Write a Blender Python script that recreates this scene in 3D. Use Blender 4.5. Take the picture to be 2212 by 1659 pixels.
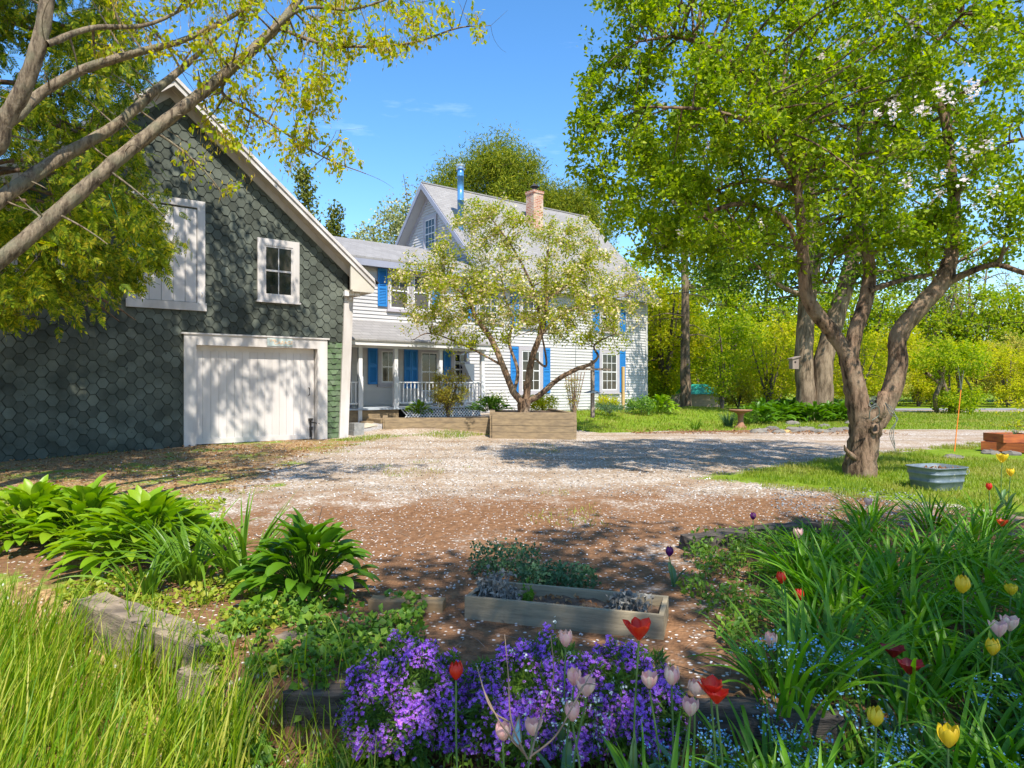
import bpy, math, random
import numpy as np
R = math.radians
rng = np.random.default_rng(11)
C = bpy.context.scene.collection
for o in list(bpy.data.objects): bpy.data.objects.remove(o)
sc = bpy.context.scene
# ------------------------------------------------------------------ camera, sky, sun, exposure
CAMZ = 1.65; F = 1475.0
cd = bpy.data.cameras.new('camera'); cam = bpy.data.objects.new('camera', cd); C.objects.link(cam)
cam.location = (0, 0, CAMZ); cam.rotation_euler = (R(90), 0, 0)
cd.lens = 24.0; cd.sensor_width = 36.0; cd.clip_end = 2000; cd.clip_start = 0.05
sc.camera = cam
EL = 54.0; SX, SY = 0.29, -0.957
w = bpy.data.worlds.new('World'); sc.world = w; w.use_nodes = True
nt = w.node_tree; nt.nodes.clear()
sky = nt.nodes.new('ShaderNodeTexSky'); sky.sky_type = 'NISHITA'; sky.sun_disc = False
sky.sun_elevation = R(EL); sky.sun_rotation = math.atan2(SX, SY)
sky.air_density = 1.0; sky.dust_density = 0.3; sky.ozone_density = 2.5
hs = nt.nodes.new('ShaderNodeHueSaturation'); hs.inputs['Saturation'].default_value = 1.26
tc = nt.nodes.new('ShaderNodeTexCoord'); mp = nt.nodes.new('ShaderNodeMapping'); mp.inputs['Scale'].default_value = (1.0, 1.0, 5.0)
nz = nt.nodes.new('ShaderNodeTexNoise'); nz.inputs['Scale'].default_value = 3.2; nz.inputs['Detail'].default_value = 7; nz.inputs['Roughness'].default_value = 0.6
cr = nt.nodes.new('ShaderNodeValToRGB'); cr.color_ramp.elements[0].position = 0.60; cr.color_ramp.elements[1].position = 0.82
cr.color_ramp.elements[1].color = (.22, .22, .22, 1)
mx = nt.nodes.new('ShaderNodeMix'); mx.data_type = 'RGBA'; mx.inputs[7].default_value = (9, 9.6, 10.5, 1)
bg = nt.nodes.new('ShaderNodeBackground'); bg.inputs['Strength'].default_value = 0.15
wo = nt.nodes.new('ShaderNodeOutputWorld')
L = nt.links.new
L(sky.outputs[0], hs.inputs['Color']); L(tc.outputs['Generated'], mp.inputs[0]); L(mp.outputs[0], nz.inputs['Vector'])
L(nz.outputs[0], cr.inputs[0]); L(cr.outputs[0], mx.inputs[0]); L(hs.outputs[0], mx.inputs[6]); L(mx.outputs[2], bg.inputs[0]); L(bg.outputs[0], wo.inputs[0])
sd = bpy.data.lights.new('sun', 'SUN'); sun = bpy.data.objects.new('sun', sd); C.objects.link(sun)
sd.energy = 4.3; sd.angle = R(0.55); sd.color = (1.0, 0.94, 0.82)
from mathutils import Vector
sun.rotation_euler = Vector((SX * math.cos(R(EL)), SY * math.cos(R(EL)), math.sin(R(EL)))).to_track_quat('Z', 'Y').to_euler()
vs = sc.view_settings; vs.view_transform = 'Standard'; vs.look = 'None'; vs.exposure = 0.92; vs.gamma = 1.0
sc.render.engine = 'CYCLES'
sc.cycles.max_bounces = 8; sc.cycles.transmission_bounces = 4; sc.cycles.diffuse_bounces = 4

# ------------------------------------------------------------------ helpers
def P(vx, vy, D): return np.array([(vx - 1106) / F * D, D, CAMZ + (829.5 - vy) / F * D])
U = np.array([math.sin(R(52)), math.cos(R(52))]); V = np.array([-U[1], U[0]])
H0 = np.array([.79, 26.4]); B0 = np.array([-4.76, 17.5])
def hpt(s, q, z): p = H0 + s * U + q * V; return (p[0], p[1], z)
def bpt(s, q, z): p = B0 + s * U + q * V; return (p[0], p[1], z)
def sst(a, b, x): t = np.clip((x - a) / (b - a), 0, 1); return t * t * (3 - 2 * t)
STEP = np.array([(-9, 8.2), (-2.75, 4.42), (-1.62, 3.62), (-1.1, 3.33), (1.07, 3.2), (2.1, 3.05)], float)
def gz(x, y):
    x = np.asarray(x, float); y = np.asarray(y, float)
    z = .17 + .08 * sst(5, 10, y)
    dx, dy = x - H0[0], y - H0[1]
    s = dx * U[0] + dy * U[1]; q = dx * V[0] + dy * V[1]
    z = z + .33 * sst(-6.5, -1.8, q) * sst(-9.6, -6.8, s) * (1 - sst(8, 15, s)) * (1 - sst(12, 20, q))
    z = z - .17 * sst(-6.5, -11.5, x) * sst(7, 11, y)
    sy = np.interp(x, STEP[:, 0], STEP[:, 1])
    low = (1 - sst(-.10, .04, y - sy)) * (1 - sst(1.3, 2.6, x))
    low2 = sst(1.3, 2.6, x) * (1 - sst(2.5, 4.6, y))
    z = z - .25 * low - .2 * low2
    return z + .012 * np.sin(x * 2.1 + y) * np.cos(y * 1.7) * (y < 40)
def G(vx, vy):
    k = (vy - 829.5) / F; D = 1.4 / k
    for _ in range(30):
        D = .5 * D + .5 * (CAMZ - float(gz((vx - 1106) / F * D, D))) / k
    return (vx - 1106) / F * D, D
class MB:
    def __init__(s): s.v = []; s.f = []; s.n = 0
    def add(s, v, f):
        v = np.asarray(v, float).reshape(-1, 3); f = np.asarray(f, int)
        s.f.append(f + s.n); s.v.append(v); s.n += len(v)
    def build(s, name, mat, parent=None, smooth=False):
        me = bpy.data.meshes.new(name); vv = np.concatenate(s.v)
        if parent is not None: vv = vv - wloc(parent)
        me.vertices.add(len(vv)); me.vertices.foreach_set('co', vv.ravel().astype(np.float32))
        lp = np.concatenate([f.ravel() for f in s.f]).astype(np.int32)
        sz = np.concatenate([np.full(len(f), f.shape[1]) for f in s.f])
        me.loops.add(len(lp)); me.loops.foreach_set('vertex_index', lp)
        me.polygons.add(len(sz)); me.polygons.foreach_set('loop_start', np.concatenate([[0], np.cumsum(sz)[:-1]]).astype(np.int32))
        me.polygons.foreach_set('use_smooth', np.full(len(sz), bool(smooth)))
        me.update(calc_edges=True)
        me.materials.append(mat); o = bpy.data.objects.new(name, me); C.objects.link(o)
        if parent is not None: o.parent = parent
        return o
def wloc(o):
    l = np.zeros(3)
    while o is not None: l = l + np.array(o.location); o = o.parent
    return l
def tag(o, label=None, cat=None, group=None, kind=None):
    if label: o['label'] = label
    if cat: o['category'] = cat
    if group: o['group'] = group
    if kind: o['kind'] = kind
    return o
def empty(name, loc, label, cat, group=None):
    o = bpy.data.objects.new(name, None); C.objects.link(o); o.location = loc; o.empty_display_size = .1
    return tag(o, label, cat, group)
def copy_tree(o, parent=None):
    c = o.copy(); C.objects.link(c); c.parent = parent
    for ch in [x for x in o.children]: copy_tree(ch, c)
    return c
BOXF = [(0, 1, 3, 2), (4, 6, 7, 5), (0, 4, 5, 1), (2, 3, 7, 6), (0, 2, 6, 4), (1, 5, 7, 3)]
def hexa(mb, pt, a0, a1, b0, b1, z0, z1):
    mb.add([pt(a, b, z) for a in (a0, a1) for b in (b0, b1) for z in (z0, z1)], BOXF)
def obox(mb, c, sx, sy, sz, rz=0, tx=0):
    ca, sa = math.cos(rz), math.sin(rz); v = []
    for a in (-.5, .5):
        for b in (-.5, .5):
            for z in (0, 1):
                x, y, zz = a * sx, b * sy, z * sz
                zz += x * tx
                v.append((c[0] + x * ca - y * sa, c[1] + x * sa + y * ca, c[2] + zz))
    mb.add(v, BOXF)
def nrm(a): return a / np.maximum(np.linalg.norm(a, axis=-1, keepdims=True), 1e-9)
def tubes(mb, paths, rad, ns=4, cap=False):
    paths = np.asarray(paths, float); rad = np.asarray(rad, float); N, K, _ = paths.shape
    d = np.gradient(paths, axis=1); d = nrm(d)
    ref = np.where(np.abs(d[:, :1, 2:3]) > .8, np.array([[[1., 0, 0]]]), np.array([[[0, 0, 1.]]]))
    a = nrm(np.cross(d, np.broadcast_to(ref, d.shape))); b = np.cross(d, a)
    th = np.arange(ns) / ns * 2 * math.pi
    ring = paths[:, :, None] + rad[:, :, None, None] * (a[:, :, None] * np.cos(th)[None, None, :, None] + b[:, :, None] * np.sin(th)[None, None, :, None])
    idx = np.arange(N * K * ns).reshape(N, K, ns); nx = np.roll(idx, -1, axis=2)
    f = np.stack([idx[:, :-1], nx[:, :-1], nx[:, 1:], idx[:, 1:]], -1).reshape(-1, 4)
    mb.add(ring.reshape(-1, 3), f)
    if cap:
        mb.f.append((idx[:, -1] + mb.n - N * K * ns)); mb.f.append((idx[:, 0, ::-1] + mb.n - N * K * ns))
def spline(pts, per=6):
    pts = np.asarray(pts, float); n = len(pts)
    if n < 3:
        t = np.linspace(0, 1, per + 1)[:, None]; return pts[0] * (1 - t) + pts[-1] * t
    out = []; ext = np.vstack([2 * pts[0] - pts[1], pts, 2 * pts[-1] - pts[-2]])
    for i in range(n - 1):
        p0, p1, p2, p3 = ext[i:i + 4]
        for t in np.linspace(0, 1, per, endpoint=False):
            out.append(.5 * ((2 * p1) + (p2 - p0) * t + (2 * p0 - 5 * p1 + 4 * p2 - p3) * t * t + (3 * p1 - p0 - 3 * p2 + p3) * t ** 3))
    out.append(pts[-1]); return np.array(out)
RS = 1.0
def limb(mb, pts, radii, ns=10, per=6, rough=.06, cap=False):
    radii = np.array(radii) * RS
    p = spline(pts, per); r = np.interp(np.linspace(0, 1, len(p)), np.linspace(0, 1, len(radii)), radii)
    n0 = mb.n; tubes(mb, p[None], r[None], ns, cap)
    v = mb.v[-1].reshape(len(p), ns, 3); cen = p[:, None]
    g = 1 + rough * (np.sin(np.arange(ns) * 2.4 + .5)[None, :] + .8 * rng.normal(size=(len(p), ns)))
    mb.v[-1] = (cen + (v - cen) * g[:, :, None]).reshape(-1, 3)
    return p, r
def lathe(mb, c, prof, n=20):
    prof = np.array(prof, float); th = np.arange(n) / n * 2 * math.pi
    v = np.stack([c[0] + prof[:, :1] * np.cos(th), c[1] + prof[:, :1] * np.sin(th), c[2] + prof[:, 1:] + 0 * th], -1)
    K = len(prof); idx = np.arange(K * n).reshape(K, n); nx = np.roll(idx, -1, 1)
    mb.add(v.reshape(-1, 3), np.stack([idx[:-1], nx[:-1], nx[1:], idx[1:]], -1).reshape(-1, 4))
def leaves(mb, pos, size, asp=.55, d=None, up=.7, fold=.12, simple=False):
    N = len(pos); size = np.broadcast_to(size, (N,))
    if d is None: d = rng.normal(size=(N, 3))
    d = nrm(d); n = nrm(rng.normal(size=(N, 3)) + np.array([0, 0, up]) * 1.4)
    n = nrm(n - (n * d).sum(1, keepdims=True) * d); s = np.cross(d, n)
    L_, W_ = size[:, None], size[:, None] * asp * .5
    b = pos; m = pos + d * L_ * .45; l = m - s * W_ + n * W_ * fold * 2; r = m + s * W_ + n * W_ * fold * 2; t = pos + d * L_ - n * L_ * .08
    i = np.arange(N)
    if simple:
        mb.add(np.stack([b, l, t, r], 1), np.stack([i * 4, i * 4 + 1, i * 4 + 2, i * 4 + 3], 1))
    else:
        mb.add(np.stack([b, l, t, r, m], 1), np.concatenate([np.stack([i * 5, i * 5 + 1, i * 5 + 2, i * 5 + 4], 1), np.stack([i * 5, i * 5 + 4, i * 5 + 2, i * 5 + 3], 1)]))
def ribbons(mb, base, az, Ln, W, t0, bend, seg=5, prof=None, fold=.15, twist=0.0):
    N = len(base); az, Ln, W, t0, bend = [np.broadcast_to(np.asarray(x, float), (N,)) for x in (az, Ln, W, t0, bend)]
    if prof is None: prof = lambda t: np.minimum(1, .55 + 1.6 * t) * (1 - t ** 2.2) + .02
    D = np.stack([np.cos(az), np.sin(az), 0 * az], 1); S = np.stack([-np.sin(az), np.cos(az), 0 * az], 1); Z = np.array([0, 0, 1.])
    c = base.astype(float).copy(); rows = []
    tw = rng.normal(size=N) * twist
    for k in range(seg + 1):
        t = k / seg; an = (t0 + bend * t)[:, None]; n = -np.cos(an) * D + np.sin(an) * Z
        ss = S * np.cos(tw * t)[:, None] + n * np.sin(tw * t)[:, None]
        wd = (W * prof(t) * .5)[:, None]
        rows.append(np.stack([c - ss * wd + n * wd * fold * 2, c, c + ss * wd + n * wd * fold * 2], 1))
        an2 = (t0 + bend * (t + .5 / seg))[:, None]
        c = c + (np.sin(an2) * D + np.cos(an2) * Z) * (Ln / seg)[:, None]
    v = np.stack(rows, 1); K = seg + 1
    idx = np.arange(N * K * 3).reshape(N, K, 3)
    f = np.stack([idx[:, :-1, :-1], idx[:, :-1, 1:], idx[:, 1:, 1:], idx[:, 1:, :-1]], -1).reshape(-1, 4)
    mb.add(v.reshape(-1, 3), f)
def flowers(mb, pos, size, npet=5, asp=.7, up=.8, tilt=.25, facing=None):
    N = len(pos); size = np.broadcast_to(size, (N,))
    n = nrm(rng.normal(size=(N, 3)) * .6 + (np.array([0, 0, up]) if facing is None else facing))
    a = nrm(np.cross(n, rng.normal(size=(N, 3)))); b = np.cross(n, a)
    for k in range(npet):
        th = 2 * math.pi * k / npet; d = a * math.cos(th) + b * math.sin(th); s = np.cross(n, d)
        h = (size * .5)[:, None]
        m = pos + d * h * .6 + n * h * tilt
        v = np.stack([pos, m - s * h * asp * .5, pos + d * h + n * h * tilt, m + s * h * asp * .5], 1)
        i = np.arange(N) * 4; mb.add(v, np.stack([i, i + 1, i + 2, i + 3], 1))
# ------------------------------------------------------------------ materials
def newmat(name):
    m = bpy.data.materials.new(name); m.use_nodes = True; n = m.node_tree; n.nodes.clear()
    out = n.nodes.new('ShaderNodeOutputMaterial'); p = n.nodes.new('ShaderNodeBsdfPrincipled'); n.links.new(p.outputs[0], out.inputs[0])
    return m, n, p, out
def c4(c): return (c[0], c[1], c[2], 1)
def mixc(n, fac, a, b):
    x = n.nodes.new('ShaderNodeMix'); x.data_type = 'RGBA'
    if fac is not None: n.links.new(fac, x.inputs[0])
    for i, y in ((6, a), (7, b)):
        if isinstance(y, tuple): x.inputs[i].default_value = c4(y)
        else: n.links.new(y, x.inputs[i])
    return x.outputs[2]
def ramp(n, src, p0, p1, v0=0., v1=1.):
    x = n.nodes.new('ShaderNodeMapRange'); x.inputs[1].default_value = p0; x.inputs[2].default_value = p1
    x.inputs[3].default_value = v0; x.inputs[4].default_value = v1; n.links.new(src, x.inputs[0]); return x.outputs[0]
def coord(n, scale=(1, 1, 1), rz=0, world=False):
    if world:
        t = n.nodes.new('ShaderNodeNewGeometry').outputs['Position']
    else: t = n.nodes.new('ShaderNodeTexCoord').outputs['Object']
    m = n.nodes.new('ShaderNodeMapping'); m.inputs['Scale'].default_value = scale; m.inputs['Rotation'].default_value = (0, 0, rz)
    n.links.new(t, m.inputs[0]); return m.outputs[0]
def noise(n, vec, scale, detail=4, rough=.55):
    x = n.nodes.new('ShaderNodeTexNoise'); x.inputs['Scale'].default_value = scale; x.inputs['Detail'].default_value = detail; x.inputs['Roughness'].default_value = rough
    n.links.new(vec, x.inputs['Vector']); return x.outputs[0]
def bump(n, p, h, st=.3, dist=.01):
    b = n.nodes.new('ShaderNodeBump'); b.inputs['Strength'].default_value = st; b.inputs['Distance'].default_value = dist
    n.links.new(h, b.inputs['Height']); n.links.new(b.outputs[0], p.inputs['Normal'])
def solid(name, c1, c2=None, sc_=3., rough=.7, stretch=(1, 1, 1), rz=0, spec=.3, bst=.15, bsc=None, metal=0, spots=None, isl=0.):
    m, n, p, _ = newmat(name); v = coord(n, stretch, rz)
    f = ramp(n, noise(n, v, sc_, 6), .35, .65)
    col = mixc(n, f, c1, c2 or c1)
    if isl:
        rn = n.nodes.new('ShaderNodeNewGeometry').outputs['Random Per Island']
        hv = n.nodes.new('ShaderNodeHueSaturation'); n.links.new(ramp(n, rn, 0, 1, 1 - isl, 1 + isl), hv.inputs['Value']); n.links.new(col, hv.inputs['Color']); col = hv.outputs[0]
    if spots:
        sf = ramp(n, noise(n, coord(n, (1, 1, 1)), spots[1], 5, .7), spots[2], spots[2] + .04)
        col = mixc(n, sf, col, spots[0])
    n.links.new(col, p.inputs['Base Color']); p.inputs['Roughness'].default_value = rough; p.inputs['Metallic'].default_value = metal
    p.inputs['Specular IOR Level'].default_value = spec
    if bst: bump(n, p, noise(n, v, bsc or sc_ * 6, 5), bst)
    return m
def leafmat(name, cols, trans=.35, rough=.45, spec=.35, patch=None, tsat=1.0):
    m, n, p, out = newmat(name)
    rn = n.nodes.new('ShaderNodeNewGeometry').outputs['Random Per Island']
    cr = n.nodes.new('ShaderNodeValToRGB'); cr.color_ramp.interpolation = 'LINEAR'
    while len(cr.color_ramp.elements) < len(cols): cr.color_ramp.elements.new(.5)
    for i, c in enumerate(cols):
        cr.color_ramp.elements[i].position = i / max(1, len(cols) - 1); cr.color_ramp.elements[i].color = c4(c)
    n.links.new(rn, cr.inputs[0]); col = cr.outputs[0]
    if patch:
        f = ramp(n, noise(n, coord(n), patch[1], 3), .42, .6); col = mixc(n, f, col, patch[0])
    n.links.new(col, p.inputs['Base Color']); p.inputs['Roughness'].default_value = rough; p.inputs['Specular IOR Level'].default_value = spec
    t = n.nodes.new('ShaderNodeBsdfTranslucent'); hv = n.nodes.new('ShaderNodeHueSaturation'); hv.inputs['Value'].default_value = 1.5; hv.inputs['Saturation'].default_value = 1.08
    n.links.new(col, hv.inputs['Color']); n.links.new(hv.outputs[0], t.inputs[0])
    x = n.nodes.new('ShaderNodeMixShader'); x.inputs[0].default_value = trans; n.links.new(p.outputs[0], x.inputs[1]); n.links.new(t.outputs[0], x.inputs[2]); n.links.new(x.outputs[0], out.inputs[0])
    return m
def barkmat(name, c1, c2, sc_=6, st=.8, lichen=None):
    m, n, p, _ = newmat(name); v = coord(n, (1, 1, .22)); v2 = coord(n)
    a = noise(n, v, sc_ * 2.2, 8, .7); b = noise(n, v2, sc_ * .5, 4)
    col = mixc(n, ramp(n, a, .40, .58), c1, c2)
    if lichen: col = mixc(n, ramp(n, b, .5, .62, 0, .75), col, lichen)
    n.links.new(col, p.inputs['Base Color']); p.inputs['Roughness'].default_value = .9; p.inputs['Specular IOR Level'].default_value = .15
    bump(n, p, a, st, .06); return m
M = {}
M['white'] = solid('white paint', (.68, .67, .68), (.62, .61, .62), 2, .55, bst=.1)
M['siding'] = solid('white siding', (.52, .50, .495), (.45, .435, .43), 1.2, .5, (1, 1, .3), bst=.05, isl=.05)
M['trim'] = solid('grey trim', (.42, .39, .42), (.37, .34, .37), 3, .6)
M['trimblue'] = solid('grey fascia', (.30, .31, .38), (.27, .28, .34), 3, .6)
M['barnwhite'] = solid('weathered white paint', (.60, .56, .54), (.45, .41, .38), 2.5, .75, (1, 1, .25), bst=.25, spots=((.22, .17, .13), 5, .69))
M['soffit'] = solid('cream soffit paint', (.55, .50, .42), (.45, .41, .35), 2, .75)
M['door'] = solid('white plank paint', (.60, .56, .54), (.52, .48, .46), 3, .7, (1, 1, .2), isl=.05, spots=((.3, .24, .2), 4, .74))
M['shingle'] = solid('green asphalt shingle', (.062, .070, .058), (.118, .13, .108), 1.6, .95, spec=.1, bst=.5, bsc=90, isl=.28, spots=((.012, .013, .013), 7, .66))
M['shingle2'] = solid('bright green shingle', (.075, .125, .055), (.13, .165, .11), 6, .95, spec=.1, bst=.4, bsc=90, isl=.28, spots=((.25, .2, .15), 8, .71))
M['backing'] = solid('dark green backing', (.04, .046, .038), None, 3, .95, bst=0)
M['black'] = solid('black for shade', (.012, .012, .012), None, 3, .95, bst=0)  # flat black stands in for shade in gaps, holes and under the porch
M['barnroof'] = solid('dark roof shingle', (.035, .033, .03), (.08, .075, .065), 6, .95, bst=.6, isl=.2)
M['barnside'] = solid('green barn side', (.085, .115, .085), (.1, .13, .1), 3, .95)
M['blue'] = solid('blue shutter paint', (.025, .20, .52), (.02, .17, .46), 3, .5, bst=0)
M['brown'] = solid('brown door paint', (.16, .06, .035), (.12, .045, .03), 3, .5)
M['pole'] = solid('blue stovepipe enamel', (.10, .28, .52), (.07, .22, .45), 3, .3, spec=.5, metal=.3, bst=0)
M['steel'] = solid('bright steel', (.6, .6, .62), (.5, .5, .52), 6, .3, metal=1, bst=.03)
M['iron'] = solid('black iron', (.03, .028, .027), (.06, .05, .045), 8, .6)
M['deck'] = solid('grey deck paint', (.42, .46, .52), (.36, .40, .45), 2, .6)
M['treated'] = solid('weathered tan timber', (.30, .22, .13), (.19, .14, .09), 5, .85, (1, 1, 3.5), bst=.35, isl=.12)
M['greywood'] = solid('grey weathered planter wood', (.33, .265, .17), (.21, .17, .11), 6, .85, (.5, .5, 5), rz=.29, bst=.3)
M['tie'] = solid('old grey railway tie', (.34, .26, .185), (.13, .10, .075), 7, .95, (.8, .8, 4), bst=1.0, spots=((.03, .025, .02), 6, .62))
M['oldtie'] = solid('black rotten timber', (.13, .105, .085), (.04, .034, .03), 8, .95, (.5, 3, 4), bst=1.0)
M['block'] = solid('fresh cut lumber', (.30, .20, .10), (.22, .14, .07), 5, .8, (.6, .6, 4), bst=.2)
M['redwood'] = solid('red stained cedar', (.45, .13, .035), (.24, .06, .025), 5, .65, (.6, .6, 3), bst=.2)
M['galv'] = solid('galvanised steel', (.20, .24, .27), (.13, .165, .19), 9, .5, metal=.35, bst=.08, spots=((.35, .36, .33), 5, .62))
M['concrete'] = solid('grey concrete', (.30, .30, .29), (.2, .2, .2), 8, .9, bst=.4)
M['stone'] = solid('field stone', (.12, .11, .10), (.21, .185, .155), 4, .9, bst=.6, isl=.25)
M['terra'] = solid('brown birdbath clay', (.30, .15, .09), (.22, .10, .06), 5, .8)
M['soil'] = solid('planter soil', (.07, .045, .03), (.17, .11, .07), 14, .95, bst=1.0, bsc=40)
M['rock'] = solid('pale flat rock', (.42, .37, .30), (.34, .3, .26), 3, .9, bst=.5)
M['green roof'] = solid('green metal roof', (.02, .25, .19), (.02, .22, .16), 2, .45)
M['shedwall'] = solid('unpainted shed boards', (.42, .33, .24), (.34, .26, .19), 4, .85, (1, 1, 5))
M['stakewood'] = solid('yellow wood stake', (.48, .32, .13), (.4, .26, .1), 4, .8)
M['postwood'] = solid('grey post wood', (.27, .22, .17), (.2, .16, .13), 6, .9, (1, 1, .3))
M['orange'] = solid('orange fibreglass rod', (.8, .22, .03), None, 3, .4, bst=0)
M['wire'] = solid('grey wire', (.17, .19, .17), (.10, .12, .10), 8, .5, metal=.3)
M['string'] = solid('teal string', (.05, .45, .36), None, 3, .6, bst=0)
M['asphalt'] = solid('pale road asphalt', (.26, .26, .27), (.22, .22, .23), 2, .9)
M['trellis'] = solid('rusty brown trellis', (.20, .12, .09), (.3, .2, .15), 6, .8)
M['bark'] = barkmat('apple bark', (.045, .028, .018), (.27, .175, .115), 5, 1.0, lichen=(.30, .22, .15))
M['barkgrey'] = barkmat('maple bark', (.09, .065, .045), (.30, .235, .16), 9, .9, lichen=(.22, .20, .13))
M['barkbig'] = barkmat('big trunk bark', (.10, .07, .045), (.27, .20, .135), 3, .8)
M['barkdark'] = barkmat('dark bark', (.07, .055, .045), (.16, .13, .11), 6, .6)
M['barkred'] = barkmat('cedar bark', (.12, .075, .05), (.22, .15, .11), 6, .6)
def glassmat():
    m, n, p, _ = newmat('dark window glass'); v = coord(n, (1, 1, 1))
    col = mixc(n, ramp(n, noise(n, v, 1.3, 3), .45, .6), (.012, .013, .013), (.05, .045, .04))
    n.links.new(col, p.inputs['Base Color']); p.inputs['Roughness'].default_value = .06; p.inputs['Specular IOR Level'].default_value = .6
    bump(n, p, noise(n, v, 1.5, 2), .08, .02); return m
M['glass'] = glassmat()
M['screen'] = solid('grey insect screen', (.075, .07, .068), (.09, .085, .08), 5, .7, bst=0)
def roofmat(name, c1, c2):
    m, n, p, _ = newmat(name)
    t = n.nodes.new('ShaderNodeTexCoord').outputs['Object']; m2 = n.nodes.new('ShaderNodeMapping'); m2.inputs['Rotation'].default_value = (0, 0, -R(38)); n.links.new(t, m2.inputs[0])
    sp = n.nodes.new('ShaderNodeSeparateXYZ'); n.links.new(m2.outputs[0], sp.inputs[0])
    cb = n.nodes.new('ShaderNodeCombineXYZ'); n.links.new(sp.outputs[0], cb.inputs[0]); n.links.new(sp.outputs[2], cb.inputs[1])
    br = n.nodes.new('ShaderNodeTexBrick'); br.inputs['Scale'].default_value = 1; br.inputs['Brick Width'].default_value = .3; br.inputs['Row Height'].default_value = .105
    br.inputs['Mortar Size'].default_value = .006; br.inputs['Color1'].default_value = c4(c1); br.inputs['Color2'].default_value = c4(c2); br.inputs['Mortar'].default_value = (c1[0] * .45, c1[1] * .45, c1[2] * .45, 1); br.inputs['Mortar Smooth'].default_value = .4
    n.links.new(cb.outputs[0], br.inputs['Vector'])
    col = mixc(n, ramp(n, noise(n, m2.outputs[0], .8, 5), .35, .7, 0, .5), br.outputs[0], (c2[0] * .75, c2[1] * .75, c2[2] * .75))
    n.links.new(col, p.inputs['Base Color']); p.inputs['Roughness'].default_value = .95; p.inputs['Specular IOR Level'].default_value = .1
    bump(n, p, noise(n, t, 40, 4), .4, .01); return m
M['roof'] = roofmat('grey roof shingle', (.30, .287, .28), (.25, .237, .232))
def brickmat():
    m, n, p, _ = newmat('chimney brick'); t = n.nodes.new('ShaderNodeTexCoord').outputs['Object']
    m2 = n.nodes.new('ShaderNodeMapping'); m2.inputs['Rotation'].default_value = (0, 0, -R(38)); n.links.new(t, m2.inputs[0]); sp = n.nodes.new('ShaderNodeSeparateXYZ'); n.links.new(m2.outputs[0], sp.inputs[0])
    ad = n.nodes.new('ShaderNodeMath'); n.links.new(sp.outputs[0], ad.inputs[0]); n.links.new(sp.outputs[1], ad.inputs[1])
    cb = n.nodes.new('ShaderNodeCombineXYZ'); n.links.new(ad.outputs[0], cb.inputs[0]); n.links.new(sp.outputs[2], cb.inputs[1])
    br = n.nodes.new('ShaderNodeTexBrick'); br.inputs['Scale'].default_value = 1; br.inputs['Brick Width'].default_value = .2; br.inputs['Row Height'].default_value = .075
    br.inputs['Mortar Size'].default_value = .01; br.inputs['Color1'].default_value = (.34, .09, .045, 1); br.inputs['Color2'].default_value = (.46, .22, .13, 1); br.inputs['Mortar'].default_value = (.5, .44, .36, 1)
    n.links.new(cb.outputs[0], br.inputs['Vector']); col = mixc(n, ramp(n, noise(n, t, 3, 5), .5, .65, 0, .7), br.outputs[0], (.55, .47, .36))
    n.links.new(col, p.inputs['Base Color']); p.inputs['Roughness'].default_value = .9; bump(n, p, br.outputs['Fac'], -.5, .01); return m
M['brick'] = brickmat()
M['apple leaf'] = leafmat('apple leaf', [(.10, .19, .005), (.22, .31, .008), (.36, .43, .02)], .5, .5, .2)
M['bigleaf'] = leafmat('shade maple leaf', [(.05, .11, .008), (.13, .21, .012), (.22, .29, .02)], .45, .5, .2)
M['crab leaf'] = leafmat('crabapple leaf', [(.17, .25, .01), (.32, .37, .015), (.44, .42, .03)], .45, .6, .1)
M['blossom'] = leafmat('cream blossom', [(.60, .50, .22), (.78, .70, .42), (.74, .55, .40)], .35)
M['apple blossom'] = leafmat('pale pink apple blossom', [(.7, .6, .62), (.85, .8, .8)], .3)
M['maple leaf'] = leafmat('young maple leaf', [(.20, .29, .01), (.36, .42, .012), (.50, .42, .02)], .5, .5, .15)
M['catkin'] = leafmat('yellow catkin', [(.42, .27, .03), (.5, .38, .05), (.35, .2, .03)], .3)
M['cedar'] = leafmat('cedar spray', [(.045, .09, .004), (.11, .17, .006), (.24, .30, .010), (.40, .34, .02)], .4, .6, .15)
M['pine'] = leafmat('pine needle', [(.06, .11, .012), (.18, .22, .015), (.36, .35, .03)], .3, .6, .1)
M['smallcon'] = leafmat('olive conifer', [(.06, .09, .01), (.14, .16, .015), (.2, .2, .03)], .25)
M['hedge1'] = leafmat('hedge leaf yellow green', [(.30, .36, .01), (.46, .48, .02), (.58, .50, .04)], .55, .6, .1)
M['hedge2'] = leafmat('hedge leaf mid green', [(.14, .24, .01), (.28, .37, .02), (.44, .45, .03)], .55, .6, .1)
M['hedge3'] = leafmat('hedge leaf pale', [(.28, .33, .05), (.44, .44, .08), (.55, .42, .10)], .5, .6, .1)
M['forsythia'] = leafmat('yellow shrub', [(.4, .33, .02), (.45, .4, .03), (.25, .3, .03)], .3)
M['bronze'] = leafmat('bronze shrub leaf', [(.3, .17, .03), (.26, .27, .03), (.42, .36, .05)], .35)
M['whiteshrub'] = leafmat('white flowering leaf', [(.15, .2, .02), (.3, .32, .08), (.55, .55, .38)], .3)
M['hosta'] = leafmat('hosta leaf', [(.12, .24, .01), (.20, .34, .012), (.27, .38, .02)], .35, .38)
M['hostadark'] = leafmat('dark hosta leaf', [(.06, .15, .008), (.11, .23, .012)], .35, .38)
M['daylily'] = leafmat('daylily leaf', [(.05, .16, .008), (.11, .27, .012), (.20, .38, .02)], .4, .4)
M['daylilylit'] = leafmat('sunlit daylily leaf', [(.09, .19, .015), (.16, .28, .02)], .35, .38)
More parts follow.
